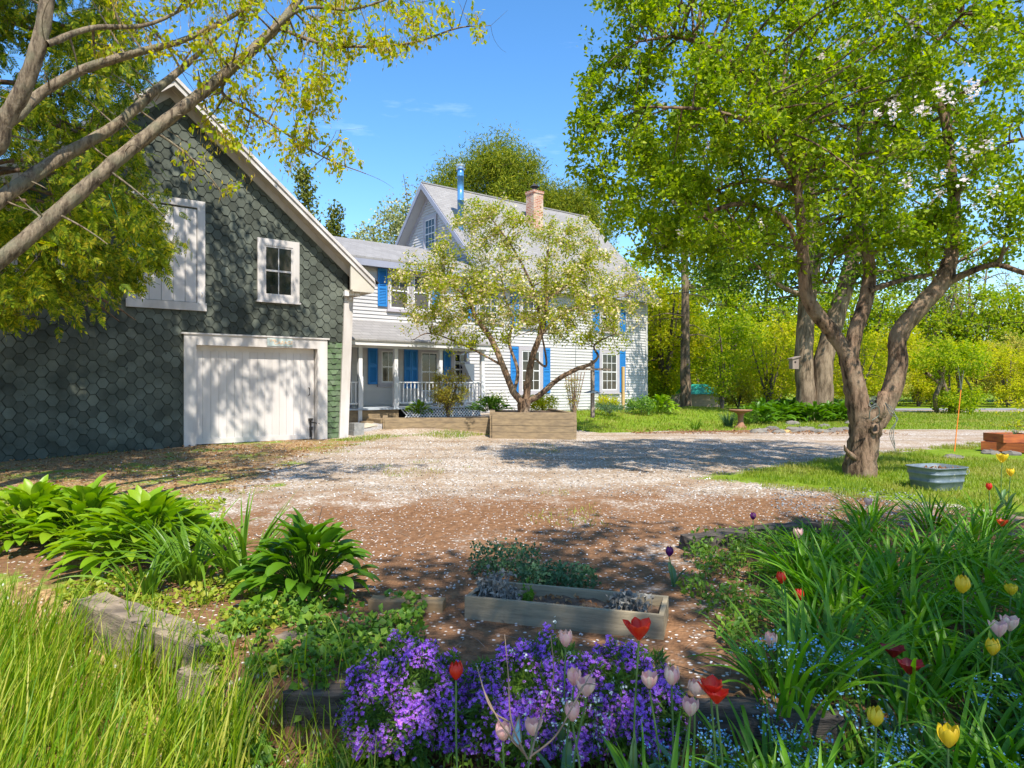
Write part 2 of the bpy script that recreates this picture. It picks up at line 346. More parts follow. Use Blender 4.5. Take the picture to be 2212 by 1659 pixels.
M['tallgrass'] = leafmat('tall grass', [(.08, .19, .006), (.17, .29, .008), (.30, .38, .012), (.50, .46, .09)], .45)
M['lawn'] = leafmat('lawn blade', [(.10, .19, .006), (.18, .27, .01), (.27, .32, .02)], .4, patch=((.30, .29, .05), .9))
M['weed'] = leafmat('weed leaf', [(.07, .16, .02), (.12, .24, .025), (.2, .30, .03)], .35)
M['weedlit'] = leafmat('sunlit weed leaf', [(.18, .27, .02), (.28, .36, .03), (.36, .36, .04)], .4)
M['mint'] = leafmat('grey green herb', [(.06, .13, .05), (.10, .19, .08)], .3)
M['stem'] = leafmat('tulip stem', [(.09, .17, .05), (.13, .22, .06)], .15)
M['tulipleaf'] = leafmat('tulip leaf', [(.07, .15, .07), (.12, .22, .09)], .3, .4)
M['phlox'] = leafmat('violet phlox petal', [(.26, .07, .52), (.50, .16, .78), (.70, .30, .85), (.38, .24, .80)], .42, .6, .1)
M['forget'] = leafmat('blue petal', [(.20, .48, .85), (.38, .68, .92)], .4, .6)
M['whitepetal'] = leafmat('white petal', [(.7, .75, .72), (.85, .85, .8)], .3, .6)
M['phloxleaf'] = leafmat('phlox leaf', [(.05, .12, .02), (.15, .26, .03)], .35)
M['litter'] = leafmat('dry leaf', [(.16, .07, .03), (.3, .15, .06), (.42, .26, .13)], .15, .8)
M['shell'] = solid('white shell chips', (.60, .58, .57), (.42, .38, .35), 30, .6, isl=.4)
M['pebble'] = solid('grey pebbles', (.3, .32, .36), (.2, .2, .2), 10, .8, isl=.35)
M['dead'] = leafmat('dead grey flower', [(.16, .15, .13), (.28, .26, .23)], .1, .9)
M['twig'] = solid('dry twig', (.3, .22, .16), (.2, .14, .1), 8, .9)
def petal(name, a, b, c):
    m, n, p, out = newmat(name); v = coord(n, (30, 30, 6))
    cc = mixc(n, ramp(n, noise(n, v, 1.4, 3), .38, .62), a, b)
    e = n.nodes.new('ShaderNodeNewGeometry').outputs['Random Per Island']; cc = mixc(n, ramp(n, e, .3, 1, 0, .55), cc, c)
    n.links.new(cc, p.inputs['Base Color']); p.inputs['Roughness'].default_value = .45
    t = n.nodes.new('ShaderNodeBsdfTranslucent'); n.links.new(cc, t.inputs[0]); x = n.nodes.new('ShaderNodeMixShader'); x.inputs[0].default_value = .35
    n.links.new(p.outputs[0], x.inputs[1]); n.links.new(t.outputs[0], x.inputs[2]); n.links.new(x.outputs[0], out.inputs[0]); return m
PET = {'pink': petal('pink tulip petal', (.86, .50, .44), (.90, .70, .50), (.85, .34, .40)), 'red': petal('red tulip petal', (.75, .02, .01), (.8, .06, .015), (.7, .015, .01)),
       'yellow': petal('yellow tulip petal', (.85, .60, .02), (.85, .66, .04), (.8, .5, .02)), 'dark': petal('dark red tulip petal', (.22, .005, .008), (.32, .012, .012), (.12, .004, .006)),
       'purple': petal('purple tulip petal', (.09, .005, .09), (.16, .01, .16), (.06, .003, .07)), 'orange': petal('orange red tulip petal', (.6, .05, .01), (.7, .12, .02), (.5, .03, .01))}
# ------------------------------------------------------------------ ground (one sheet)
def sdpoly(x, y, poly):
    d = np.full(x.shape, 1e9); ins = np.zeros(x.shape, bool); n = len(poly)
    for i in range(n):
        ax, ay = poly[i]; bx_, by_ = poly[(i + 1) % n]; ex, ey = bx_ - ax, by_ - ay; wx, wy = x - ax, y - ay
        t = np.clip((wx * ex + wy * ey) / (ex * ex + ey * ey), 0, 1); d = np.minimum(d, (wx - ex * t) ** 2 + (wy - ey * t) ** 2)
        c = ((ay > y) != (by_ > y)) & (x < (bx_ - ax) * (y - ay) / (by_ - ay + 1e-12) + ax); ins ^= c
    d = np.sqrt(d); return np.where(ins, -d, d)
LAWN_BACK = [(2.6, 19.6), (6, 20.6), (10, 21.2), (17, 20.8), (40, 21), (40, 33.5), (12, 34), (14, 60), (-4, 60), (-2, 30), (1.6, 24.5), (1.6, 20.4)]
LAWN_TREE = [(2.9, 10.3), (5.0, 11.9), (7.1, 13.6), (11.7, 16.2), (30, 17), (30, 6.2), (6.6, 6.6), (5.0, 8.1), (3.7, 9.2)]
SOIL_FRONT = [(-12, 2), (-8, 7.0), (-5.5, 7.2), (-3.5, 8.0), (0, 8.6), (2.5, 8.9), (4.5, 8.8), (5.2, 7.2), (8, 5), (8, -3), (-12, -3)]
SOIL_RED = [(8.0, 13.1), (8.6, 14.6), (14, 15.2), (14, 12.4), (9.2, 12.2)]
GREY = [(-6.5, 17.4), (-3.3, 19.2), (-1.7, 19.4), (-.6, 20.4), (-1.8, 22.8), (-5, 21.5), (-9, 20)]
LITTER = [(-14, 7.5), (-5, 7.6), (-3.4, 9.5), (-4.2, 12.2), (-3.6, 16.9), (-5, 17.8), (-16, 9.5)]
LIT2 = [(-6, 1), (-.5, 1), (-1.2, 3.3), (-2.6, 4.6), (-8, 7)]
BEDSOIL = [(3.4, 19.4), (10.4, 20.0), (11, 24), (4.6, 23), (6, 21)]
ys = np.concatenate([np.linspace(-8, 1.2, 14)[:-1], 1.2 * np.exp(np.linspace(0, math.log(40 / 1.2), 300)), 40 * np.exp(np.linspace(0, math.log(15), 40))[1:]])
rs = np.sign(np.linspace(-1, 1, 261)) * np.abs(np.linspace(-1, 1, 261)) ** 1.25 * 1.35
Yg, Rg = np.meshgrid(ys, rs, indexing='ij'); Xg = Rg * np.maximum(np.abs(Yg) * 1.0 + 6, 8)
Xg = np.where(Yg > 6, Rg * (Yg + 6), Xg)
Zg = gz(Xg, Yg)
mb = MB(); ny, nx_ = Yg.shape; idx = np.arange(ny * nx_).reshape(ny, nx_)
mb.add(np.stack([Xg, Yg, Zg], -1).reshape(-1, 3), np.stack([idx[:-1, :-1], idx[:-1, 1:], idx[1:, 1:], idx[1:, :-1]], -1).reshape(-1, 4))
def groundmat():
    m, n, p, _ = newmat('garden ground'); v = coord(n, world=True)
    a = n.nodes.new('ShaderNodeAttribute'); a.attribute_name = 'zones'; sp = n.nodes.new('ShaderNodeSeparateColor'); n.links.new(a.outputs['Color'], sp.inputs[0])
    big = noise(n, v, 1.3, 6, .7); fine = noise(n, v, 14, 5, .7)
    def edge(o, w=.55, h=.08):
        s = n.nodes.new('ShaderNodeMath'); s.operation = 'ADD'; n.links.new(o, s.inputs[0]); x = ramp(n, big, .3, .7, -w * .5, w * .5); n.links.new(x, s.inputs[1])
        s2 = n.nodes.new('ShaderNodeMath'); s2.operation = 'ADD'; n.links.new(s.outputs[0], s2.inputs[0]); n.links.new(ramp(n, fine, .3, .7, -.25, .25), s2.inputs[1])
        return ramp(n, s2.outputs[0], .5 - h, .5 + h)
    vo = n.nodes.new('ShaderNodeTexVoronoi'); vo.inputs['Scale'].default_value = 38; n.links.new(v, vo.inputs['Vector'])
    sv = n.nodes.new('ShaderNodeSeparateColor'); n.links.new(vo.outputs['Color'], sv.inputs[0])
    chip = mixc(n, ramp(n, sv.outputs[0], .25, .75), (.27, .19, .125), (.68, .64, .60))
    chip = mixc(n, ramp(n, sv.outputs[1], .75, .95), chip, (.26, .18, .12))
    gravel = mixc(n, ramp(n, big, .40, .58), chip, mixc(n, ramp(n, fine, .35, .65), (.26, .17, .10), (.52, .43, .345)))
    gravel = mixc(n, ramp(n, vo.outputs['Distance'], .0, .9, .0, .35), gravel, (.25, .18, .12))
    wv = n.nodes.new('ShaderNodeTexWave'); wv.inputs['Scale'].default_value = .16; wv.inputs['Distortion'].default_value = 3.5; wv.inputs['Detail'].default_value = 3; wv.inputs['Detail Scale'].default_value = 1.5; wv.bands_direction = 'Y'; n.links.new(v, wv.inputs['Vector'])
    gravel = mixc(n, ramp(n, wv.outputs['Fac'], .78, .98, 0, .4), gravel, (.21, .14, .085))
    soil = mixc(n, ramp(n, fine, .35, .7), (.13, .066, .034), (.29, .155, .08))
    fl = n.nodes.new('ShaderNodeMath'); fl.operation = 'MULTIPLY'; n.links.new(ramp(n, sv.outputs[0], .88, .92), fl.inputs[0]); n.links.new(ramp(n, vo.outputs['Distance'], .5, .3), fl.inputs[1])
    soil = mixc(n, fl.outputs[0], soil, (.66, .60, .55))
    lawn = mixc(n, ramp(n, fine, .3, .7), (.10, .17, .008), (.19, .27, .018))
    lawn = mixc(n, ramp(n, big, .5, .7, 0, .5), lawn, (.26, .31, .05))
    grey = mixc(n, ramp(n, sv.outputs[1], .1, .9), (.24, .23, .24), (.46, .44, .44))
    litter = mixc(n, ramp(n, sv.outputs[2], .2, .8), (.17, .09, .04), (.42, .27, .13)); litter = mixc(n, ramp(n, big, .52, .62), litter, (.16, .23, .03)); litter = mixc(n, fl.outputs[0], litter, (.6, .56, .5))
    col = mixc(n, edge(sp.outputs[2], .4), gravel, grey)
    col = mixc(n, edge(sp.outputs[1], 1.1, .3), col, soil)
    col = mixc(n, edge(a.outputs['Alpha'], .8), col, litter)
    col = mixc(n, edge(sp.outputs[0], .5), col, lawn)
    n.links.new(col, p.inputs['Base Color']); p.inputs['Roughness'].default_value = .95; p.inputs['Specular IOR Level'].default_value = .1
    bs = n.nodes.new('ShaderNodeMath'); bs.operation = 'ADD'; n.links.new(vo.outputs['Distance'], bs.inputs[0]); n.links.new(fine, bs.inputs[1]); bump(n, p, bs.outputs[0], .6, .02)
    return m
g = mb.build('ground', groundmat(), smooth=True); tag(g, kind='structure')
def soft(poly, w=.35): return np.clip(.5 - sdpoly(Xg, Yg, poly) / (2 * w), 0, 1)
lawn = np.maximum(soft(LAWN_BACK, .25), soft(LAWN_TREE, .5)); lawn = np.maximum(lawn, (Yg > 38) * 1.)
soil = np.maximum(np.maximum(soft(SOIL_FRONT, 1.2), soft(SOIL_RED)), soft(BEDSOIL)); lit = np.maximum(soft(LITTER, .8), soft(LIT2, .3))
ga = g.data.color_attributes.new('zones', 'FLOAT_COLOR', 'POINT')
ga.data.foreach_set('color', np.stack([lawn, soil, soft(GREY, .4), lit], -1).reshape(-1).astype(np.float32))
mb = MB(); a = np.linspace(-60, 120, 61)
ry = 36.3 + .004 * (a - 10) ** 2 * .2
for lo, hi in ((0, 2.6),):
    v = np.concatenate([np.stack([a, ry + lo, gz(a, ry + lo) + .02], 1), np.stack([a, ry + hi, gz(a, ry + hi) + .02], 1)]); i = np.arange(60)
    mb.add(v, np.stack([i, i + 1, i + 62, i + 61], 1))
tag(mb.build('road', M['asphalt']), kind='structure')

# ------------------------------------------------------------------ barn
def clip_poly(poly, planes):
    for (nx, ny, d) in planes:
        out = []
        for i in range(len(poly)):
            p, q = poly[i], poly[(i + 1) % len(poly)]; dp = nx * p[0] + ny * p[1] - d; dq = nx * q[0] + ny * q[1] - d
            if dp <= 0: out.append(p)
            if dp * dq < 0: t = dp / (dp - dq); out.append((p[0] + (q[0] - p[0]) * t, p[1] + (q[1] - p[1]) * t))
        poly = out
        if len(poly) < 3: return []
    return poly
barn = empty('barn', bpt(-3.66, 0, .1), 'green hexagon shingled barn with white garage door and steep gable', 'barn')
APS, APZ, SL = -3.66, 8.14, .836
BL, BR, EZ = -7.94, .58, 4.6
gable = [(0, -1, -(-.2)), (SL, 1, APZ + SL * APS), (-SL, 1, APZ - SL * APS), (1, 0, BR), (-1, 0, -BL)]
def plate(mb, poly, q0, q1, zt, zb):
    k = len(poly)
    if k < 3: return
    f = lambda z: q1 + (q0 - q1) * (z - zb) / (zt - zb)
    v = [bpt(s, f(z), z) for s, z in poly] + [bpt(s, .0, z) for s, z in poly]
    n0 = mb.n; mb.add(v, [list(range(k))]); mb.f.append(np.array([[i, i + k, (i + 1) % k + k, (i + 1) % k] for i in range(k)]) + n0)
mb = MB(); mb2 = MB(); cs, ph = .177, .238
for i in range(-45, 5):
    for j in range(-2, 36):
        s0 = i * cs; z0 = j * ph + (i % 2) * ph / 2
        if -3.2 < s0 < -.15 and z0 < 2.64: continue
        e = .004 + random.uniform(0, .004); a_, b_, h_ = .053 - e, .124 - e, ph / 2 - e
        jx, jz = random.uniform(-.006, .006), random.uniform(-.008, .008)
        jl, jr = random.uniform(-.012, .012), random.uniform(-.012, .012); poly = [(s0 - a_ + jx, z0 - h_ + jz + jl * .5), (s0 + a_ + jx + jr, z0 - h_ + jz - jl * .4), (s0 + b_, z0 + jr), (s0 + a_, z0 + h_), (s0 - a_, z0 + h_), (s0 - b_, z0 + jl)]
        low = s0 > -.3 and z0 < 2.75
        poly = clip_poly(poly, gable + ([(0, -1, -2.72)] if (s0 > -.2 and z0 < 2.9) else []))
        if low: continue
        plate(mb, poly, -.006, -.019 - abs(random.gauss(0, .005)), z0 + h_, z0 - h_)
mb.build('shingle_siding', M['shingle'], barn)
for j in range(0, 20):
    for i in range(-1, 4):
        z0 = .12 + j * .137; s0 = .06 + i * .29 + (j % 2) * .145; t = random.uniform(-.012, .012)
        poly = [(s0 - .05, z0 + t), (s0 + .05, z0 - t), (s0 + .137, z0 + .125), (s0 - .137, z0 + .125)] if j % 2 else [(s0 - .138, z0 + t), (s0 + .138, z0 - t), (s0 + .08, z0 + .128), (s0 - .08, z0 + .128)]
        poly = clip_poly(poly, [(1, 0, BR), (-1, 0, .02), (0, 1, 2.73)])
        plate(mb2, poly, -.004, -.02, z0 + .13, z0)
        poly = clip_poly([(s0 + .01, z0 + .004), (s0 + .28, z0 + .004), (s0 + .28, z0 + .1), (s0 + .01, z0 + .1)], [(1, 0, BR), (-1, 0, .02), (0, 1, 2.73)])
        plate(mb2, poly, -.002, -.008, z0 + .1, z0)
tag(mb2.build('patched_shingles', M['shingle2'], barn), 'narrow courses of patched brighter green shingles beside the garage door')
mb = MB()
hexa(mb, bpt, BL, -3.2, .0, .06, -.2, EZ); hexa(mb, bpt, -.18, BR, .0, .06, -.2, EZ); hexa(mb, bpt, -3.2, -.18, .0, .06, 2.64, EZ)
mb.add([bpt(BL, .0, EZ), bpt(BR, .0, EZ), bpt(APS, .0, APZ), bpt(BL, .06, EZ), bpt(BR, .06, EZ), bpt(APS, .06, APZ)], [(0, 1, 2)]); mb.f.append(np.array([[3, 5, 4]]) + mb.n - 6)
mb.build('wall_backing', M['backing'], barn)
mb = MB()
hexa(mb, bpt, BL, BL + .1, .06, 9, -.2, EZ); hexa(mb, bpt, BR - .1, BR, .06, 9, -.2, EZ); hexa(mb, bpt, BL + .1, BR - .1, 8.9, 9, -.2, EZ)
mb.add([bpt(BL, 9, EZ), bpt(BR, 9, EZ), bpt(APS, 9, APZ)], [(0, 1, 2)])
mb.build('side_walls', M['barnside'], barn)
mb = MB(); wb = MB(); sf = MB(); sh = MB()
def slab(m_, s0, s1, q0, q1, off, th):
    zf = lambda s: APZ - SL * abs(s - APS)
    v = [bpt(s, q, zf(s) + off + t) for s in (s0, s1) for q in (q0, q1) for t in (0, th)]; m_.add(v, BOXF)
for sg in (1, -1):
    e = APS + sg * 4.84
    slab(mb, APS, e, -.42, 9.3, .16, .10)
    for k in range(34):
        a0 = APS + sg * (k * .145 - .02); a1 = a0 + sg * .16; q = -.45
        while q < 9.3:
            ql = min(q + random.uniform(.25, .4), 9.33); zf = lambda s, o: APZ - SL * abs(s - APS) + o
            sh.add([bpt(a0, q, zf(a0, .265)), bpt(a1, q, zf(a1, .285)), bpt(a1, ql - .01, zf(a1, .285)), bpt(a0, ql - .01, zf(a0, .265)), bpt(a1, q, zf(a1, .262)), bpt(a1, ql - .01, zf(a1, .262)), bpt(a0, q, zf(a0, .255))], [(0, 1, 2, 3), (1, 4, 5, 2), (0, 6, 4, 1)]); q = ql
    slab(wb, APS, e - sg * .03, -.45, -.42, .03, .20)
    slab(wb, APS, e - sg * .06, -.49, -.45, .16, .09)
    slab(sf, APS, e - sg * .03, -.42, 0.0, .10, .03)
    slab(wb, APS, e - sg * .45, -.045, -.012, -.10, .2)
mb.build('roof', M['barnroof'], barn); sh.build('roof_shingles', M['barnroof'], barn)
tag(wb.build('rake_board', M['barnwhite'], barn)); sf.build('soffit', M['soffit'], barn)
mb = MB(); hexa(mb, bpt, BR - .05, 1.12, -.42, 9.2, 4.03, 4.08); mb.add([bpt(BR - .1, -.418, 4.07), bpt(1.14, -.418, 4.07), bpt(1.14, -.418, 4.22), bpt(BR - .1, -.418, 4.72), bpt(BR - .1, -.36, 4.07), bpt(1.14, -.36, 4.07), bpt(1.14, -.36, 4.22), bpt(BR - .1, -.36, 4.72)], [(0, 1, 2, 3), (4, 7, 6, 5), (0, 4, 5, 1), (3, 2, 6, 7), (0, 3, 7, 4), (1, 5, 6, 2)])
mb.build('eave_return', M['soffit'], barn)
mb = MB(); v = [bpt(s + (0 if z > 1 else -.16), q, z) for s in (BR - .10, BR + .14) for q in (-.07, .03) for z in (.02, 4.1)]; mb.add(v, BOXF)
tag(mb.build('corner_board', M['barnwhite'], barn), 'peeling white corner board that leans')
# garage door + frame
mb = MB(); hexa(mb, bpt, -3.38, -3.12, -.07, .17, .18, 2.78); hexa(mb, bpt, -.26, .0, -.07, .17, .18, 2.78); hexa(mb, bpt, -3.12, -.26, -.07, .17, 2.54, 2.78); hexa(mb, bpt, -3.44, .05, -.10, -.02, 2.78, 2.815)
mb.build('door_frame', M['barnwhite'], barn)
mb = MB()
for k in range(16):
    a0 = -3.118 + k * .1775; hexa(mb, bpt, a0 + .003, a0 + .1755, .125, .15, .26, 2.5)
gd = mb.build('garage_door', M['door'], barn)
mb = MB(); hexa(mb, bpt, -3.11, -.29, .112, .124, .26, .38); mb.build('door_rail', M['door'], gd); mb = MB(); hexa(mb, bpt, -3.11, -.29, .112, .124, 2.42, 2.54); mb.build('door_rail', M['door'], gd)
mb = MB(); hexa(mb, bpt, -3.2, -.2, .155, .18, .1, 2.6); mb.build('door_shadow_gap', M['black'], gd)
mb = MB(); tubes(mb, [[bpt(-.42, .11, 1.36), bpt(-.42, .06, 1.38), bpt(-.42, .06, 1.54), bpt(-.42, .11, 1.56)]], [[.012] * 4], 6); mb.build('handle', M['iron'], gd)
mb = MB(); hexa(mb, bpt, -.40, -.36, .08, .11, .30, .78); hexa(mb, bpt, -.44, -.33, .06, .1, .72, .78); hexa(mb, bpt, -.42, -.34, .05, .08, .48, .56); tubes(mb, [[bpt(-.37, .05, .68), bpt(-.28, .03, .66), bpt(-.22, -.08, .65)]], [[.014] * 3], 6)
tubes(mb, [[bpt(-.38, .06, .5), bpt(-.36, .05, .35), bpt(-.38, .06, .22)]], [[.012] * 3], 6); mb.build('latch', M['iron'], gd)
# hatch
mb = MB(); hexa(mb, bpt, -4.5, -4.33, -.06, -.01, 3.5, 5.66); hexa(mb, bpt, -3.10, -2.93, -.06, -.01, 3.5, 5.66); hexa(mb, bpt, -4.5, -2.93, -.065, -.01, 5.66, 5.82); hexa(mb, bpt, -4.53, -2.90, -.07, -.01, 3.32, 3.5)
ht = mb.build('loft_hatch', M['barnwhite'], barn)
mb = MB()
for k in range(5): hexa(mb, bpt, -4.32 + k * .243, -4.085 + k * .243, -.045 + .006 * (k % 2), -.02, 3.51, 5.62)
mb.build('hatch_boards', M['door'], ht)
mb = MB(); tubes(mb, [[bpt(-3.0, -.06, 3.66), bpt(-3.0, -.09, 3.70), bpt(-3.0, -.06, 3.74)]], [[.014] * 3], 6); mb.build('latch', M['steel'], ht)
def window(parent, pt, a0, a1, z0, z1, cas=.11, mat=None, cols=2, rows=(2, 2), out=0., sill=True, split=True, sash='white', glass='glass'):
    mat = mat or M['trim']; m1 = MB()
    hexa(m1, pt, a0, a0 + cas, out - .055, out - .001, z0, z1); hexa(m1, pt, a1 - cas, a1, out - .055, out - .001, z0, z1)
    hexa(m1, pt, a0 + cas, a1 - cas, out - .055, out - .001, z1 - cas, z1); hexa(m1, pt, a0 + cas, a1 - cas, out - .055, out - .001, z0, z0 + cas * .8)
    if sill: hexa(m1, pt, a0 - .03, a1 + .03, out - .085, out - .002, z0 - .045, z0 - .001)
    wn = m1.build('window', mat, parent); m2 = MB(); A0, A1, Z0, Z1 = a0 + cas, a1 - cas, z0 + cas * .8, z1 - cas; sw = .045
    zm = (Z0 + Z1) / 2
    hexa(m2, pt, A0, A0 + sw, out - .042, out - .003, Z0, Z1); hexa(m2, pt, A1 - sw, A1, out - .042, out - .003, Z0, Z1)
    hexa(m2, pt, A0 + sw, A1 - sw, out - .042, out - .003, Z0, Z0 + sw); hexa(m2, pt, A0 + sw, A1 - sw, out - .042, out - .003, Z1 - sw, Z1)
    if split: hexa(m2, pt, A0 + sw, A1 - sw, out - .045, out - .003, zm - .022, zm + .022)
    for half, r_ in ((0, rows[0]), (1, rows[1])):
        za, zb = (Z0 + sw, zm - .022) if half == 0 else (zm + .022, Z1 - sw)
        if r_ > 0:
            for c in range(1, cols):
                x = A0 + sw + (A1 - A0 - 2 * sw) * c / cols; hexa(m2, pt, x - .011, x + .011, out - .034, out - .004, za, zb)
            for r in range(1, r_):
                z = za + (zb - za) * r / r_
                for c in range(cols):
                    xa = A0 + sw + (A1 - A0 - 2 * sw) * c / cols + (.011 if c else 0); xb = A0 + sw + (A1 - A0 - 2 * sw) * (c + 1) / cols - (.011 if c < cols - 1 else 0); hexa(m2, pt, xa, xb, out - .032, out - .004, z - .011, z + .011)
    m2.build('sash', M[sash], wn)
    m3 = MB(); hexa(m3, pt, A0 + .01, A1 - .01, out - .026, out - .022, Z0 + .01, Z1 - .01); m3.build('pane', M[glass], wn)
    return wn
window(barn, bpt, -1.753, -.73, 3.67, 5.17, .16, M['barnwhite'], 2, (1, 1), -.02, sash='barnwhite')
window(barn, bpt, -6.62, -5.60, 3.75, 5.15, .16, M['barnwhite'], 2, (1, 1), -.02, sash='barnwhite')
mb = MB(); obox(mb, bpt(.48, -.14, 3.93), .12, .1, .12, R(38)); obox(mb, bpt(.63, -.16, 3.95), .12, .12, .1, R(10)); tubes(mb, [[bpt(.70, -.2, 4.0), bpt(.8, -.28, 3.98)]], [[.05, .065]], 10, True); tubes(mb, [[bpt(.6, -.08, 3.9), bpt(.6, -.16, 3.86)]], [[.03, .03]], 8, True)
fl = mb.build('flood_light', M['white'], barn)
# sign over the garage door
sg = empty('house_sign', bpt(-1.2, -.09, 2.66), 'small faded sign with orange letters above the white garage door', 'sign')
mb = MB(); hexa(mb, bpt, -1.53, -.91, -.088, -.072, 2.575, 2.765); mb.build('sign_board', solid('faded grey green sign', (.38, .45, .43), (.5, .55, .52), 8, .6), sg)
def text(body, loc, size, mat, parent, name='lettering', rz=R(38)):
    cu = bpy.data.curves.new(name, 'FONT'); cu.body = body; cu.size = size; cu.extrude = .002; cu.align_x = 'CENTER'; cu.align_y = 'CENTER'
    o = bpy.data.objects.new(name, cu); C.objects.link(o); o.location = Vector(loc) - parent.location; o.rotation_euler = (R(90), 0, rz); cu.materials.append(mat); bpy.context.view_layer.update(); me = bpy.data.meshes.new_from_object(o.evaluated_get(bpy.context.evaluated_depsgraph_get())); bpy.data.objects.remove(o); o = bpy.data.objects.new(name, me); C.objects.link(o); o.location = Vector(loc) - parent.location; o.rotation_euler = (R(90), 0, rz); o.parent = parent; return o
ml = solid('faded orange lettering', (.75, .34, .08), (.7, .6, .5), 14, .6)
text('THE', bpt(-1.40, -.092, 2.70), .085, ml, sg); text('GARAGE', bpt(-1.13, -.092, 2.655), .12, ml, sg)
mb = MB(); obox(mb, bpt(.95, .3, .2), .3, .4, .2, R(38)); obox(mb, bpt(.97, .32, .402), .29, .38, .2, R(40)); o = mb.build('concrete_block_stack', M['concrete']); tag(o, 'grey concrete blocks stacked against the back corner of the barn', 'concrete blocks')

# ------------------------------------------------------------------ house
hs_ = empty('farmhouse', hpt(0, 0, .5), 'white clapboard farmhouse with blue shutters, porch and steep grey roof', 'house')
def lap(mb, pt, rngf, z0, z1, ex=.118, outw=.030):
    z = z0
    while z < z1:
        zt = min(z + ex, z1); a0, a1 = rngf((z + zt) / 2)
        if a1 - a0 > .05: mb.add([pt(a0, -outw, z), pt(a1, -outw, z), pt(a1, -.004, zt), pt(a0, -.004, zt), pt(a0, -.002, z), pt(a1, -.002, z)], [(0, 1, 2, 3), (4, 5, 1, 0)])
        z += ex
HL, HR = -2.0, 6.63; RZ, EAV = 10.0, 5.75; WID = 8.5
gpt = lambda a, b, z: hpt(HL + b, a, z)
mb = MB(); lap(mb, hpt, lambda z: (-9.1, HR), .50, 5.45)
lap(mb, gpt, lambda z: (0, WID) if z < EAV else ((z - EAV) / 1.0, WID - (z - EAV) / 1.0), 5.6, RZ - .15)
rpt = lambda a, b, z: hpt(HR - b, WID - a, z); lap(mb, rpt, lambda z: (0, WID) if z < EAV else ((z - EAV), WID - (z - EAV)), .5, RZ - .15)
mb.build('siding', M['siding'], hs_)
mb = MB(); hexa(mb, hpt, -9.1, HR - .01, .001, .1, .1, 5.6); hexa(mb, hpt, HR - .1, HR - .002, .1, WID, .1, EAV); hexa(mb, hpt, -9.1, HR - .1, WID - .1, WID, .1, EAV); hexa(mb, hpt, -9.1, -9.0, .1, WID - .1, .1, 5.6)
for s in (HL, HR - .004):
    mb.add([hpt(s, 0, EAV), hpt(s, WID, EAV), hpt(s, WID / 2, RZ - .1)], [(0, 1, 2)])
mb.add([hpt(-9.1, 0, 5.6), hpt(-9.1, WID, 5.6), hpt(-9.1, WID / 2, 7.15)], [(0, 1, 2)])
mb.build('wall', M['siding'], hs_)
def roofslab(mb, s0, s1, qa, za, qb, zb, th=.09):
    mb.add([hpt(s, q, z + t) for s in (s0, s1) for q, z in ((qa, za), (qb, zb)) for t in (0, th)], BOXF)
mb = MB(); roofslab(mb, -2.42, 7.03, -.38, 5.38, 4.25, RZ - .09); roofslab(mb, -2.42, 7.03, WID + .38, 5.38, 4.25, RZ - .09); hexa(mb, hpt, -2.43, 7.04, 4.17, 4.33, RZ - .04, RZ + .015)
roofslab(mb, -9.3, -2.43, -.36, 5.62, 4.25, 7.17); roofslab(mb, -9.3, -2.43, WID + .36, 5.62, 4.25, 7.17)
mb.build('roof', M['roof'], hs_)
mb = MB()
roofslab(mb, -2.47, -2.43, -.40, 5.20, 4.25, RZ - .27, .24); roofslab(mb, -2.47, -2.43, WID + .40, 5.20, 4.25, RZ - .27, .24)
roofslab(mb, 7.04, 7.07, -.40, 5.20, 4.25, RZ - .27, .24); roofslab(mb, 7.04, 7.07, WID + .40, 5.20, 4.25, RZ - .27, .24)
hexa(mb, hpt, -2.4, 7.0, -.40, -.36, 5.22, 5.38); hexa(mb, hpt, -9.2, -2.48, -.40, -.36, 5.42, 5.62); hexa(mb, hpt, -9.2, -2.48, -.30, -.02, 5.46, 5.49)
mb.build('fascia', M['trimblue'], hs_)
mb = MB(); roofslab(mb, -2.43, HL - .02, -.2, 5.36, 4.25, RZ - .24, .03); roofslab(mb, -2.43, HL - .02, WID + .2, 5.36, 4.25, RZ - .24, .03); hexa(mb, hpt, -2.4, 6.9, -.36, -.02, 5.36, 5.38)
mb.build('soffit', M['siding'], hs_)
mb = MB(); roofslab(mb, HL - .035, HL - .024, .25, 5.7, 4.25, RZ - .5, .2); roofslab(mb, HL - .035, HL - .024, WID - .25, 5.7, 4.25, RZ - .5, .2)
mb.build('rake_frieze', M['trim'], hs_)
mb = MB(); hexa(mb, hpt, HR - .1, HR + .03, -.032, -.0215, .5, 5.2); hexa(mb, hpt, HR + .001, HR + .03, -.0215, .12, .5, 5.2)
mb.build('corner_board', M['siding'], hs_)
mb = MB(); hexa(mb, hpt, -2.2, HR, -.015, .05, .25, .5); mb.build('foundation', M['iron'], hs_)
def shutter(pt, a0, a1, z0, z1, parent=hs_):
    m = MB(); d0, d1 = -.07, -.03; w_ = .05
    hexa(m, pt, a0, a0 + w_, d0, d1, z0, z1); hexa(m, pt, a1 - w_, a1, d0, d1, z0, z1); zm = (z0 + z1) / 2
    for a, b in ((z0, z0 + .08), (z1 - .08, z1), (zm - .04, zm + .04)): hexa(m, pt, a0 + w_, a1 - w_, d0, d1, a, b)
    z = z0 + .1
    while z < z1 - .1:
        if abs(z - zm) > .06: m.add([pt(a0 + w_, -.062, z), pt(a1 - w_, -.062, z), pt(a1 - w_, -.042, z + .04), pt(a0 + w_, -.042, z + .04)], [(0, 1, 2, 3)])
        z += .05
    hexa(m, pt, a0 + w_, a1 - w_, -.038, -.03, z0 + .08, z1 - .08)
    return m.build('shutter', M['blue'], parent)
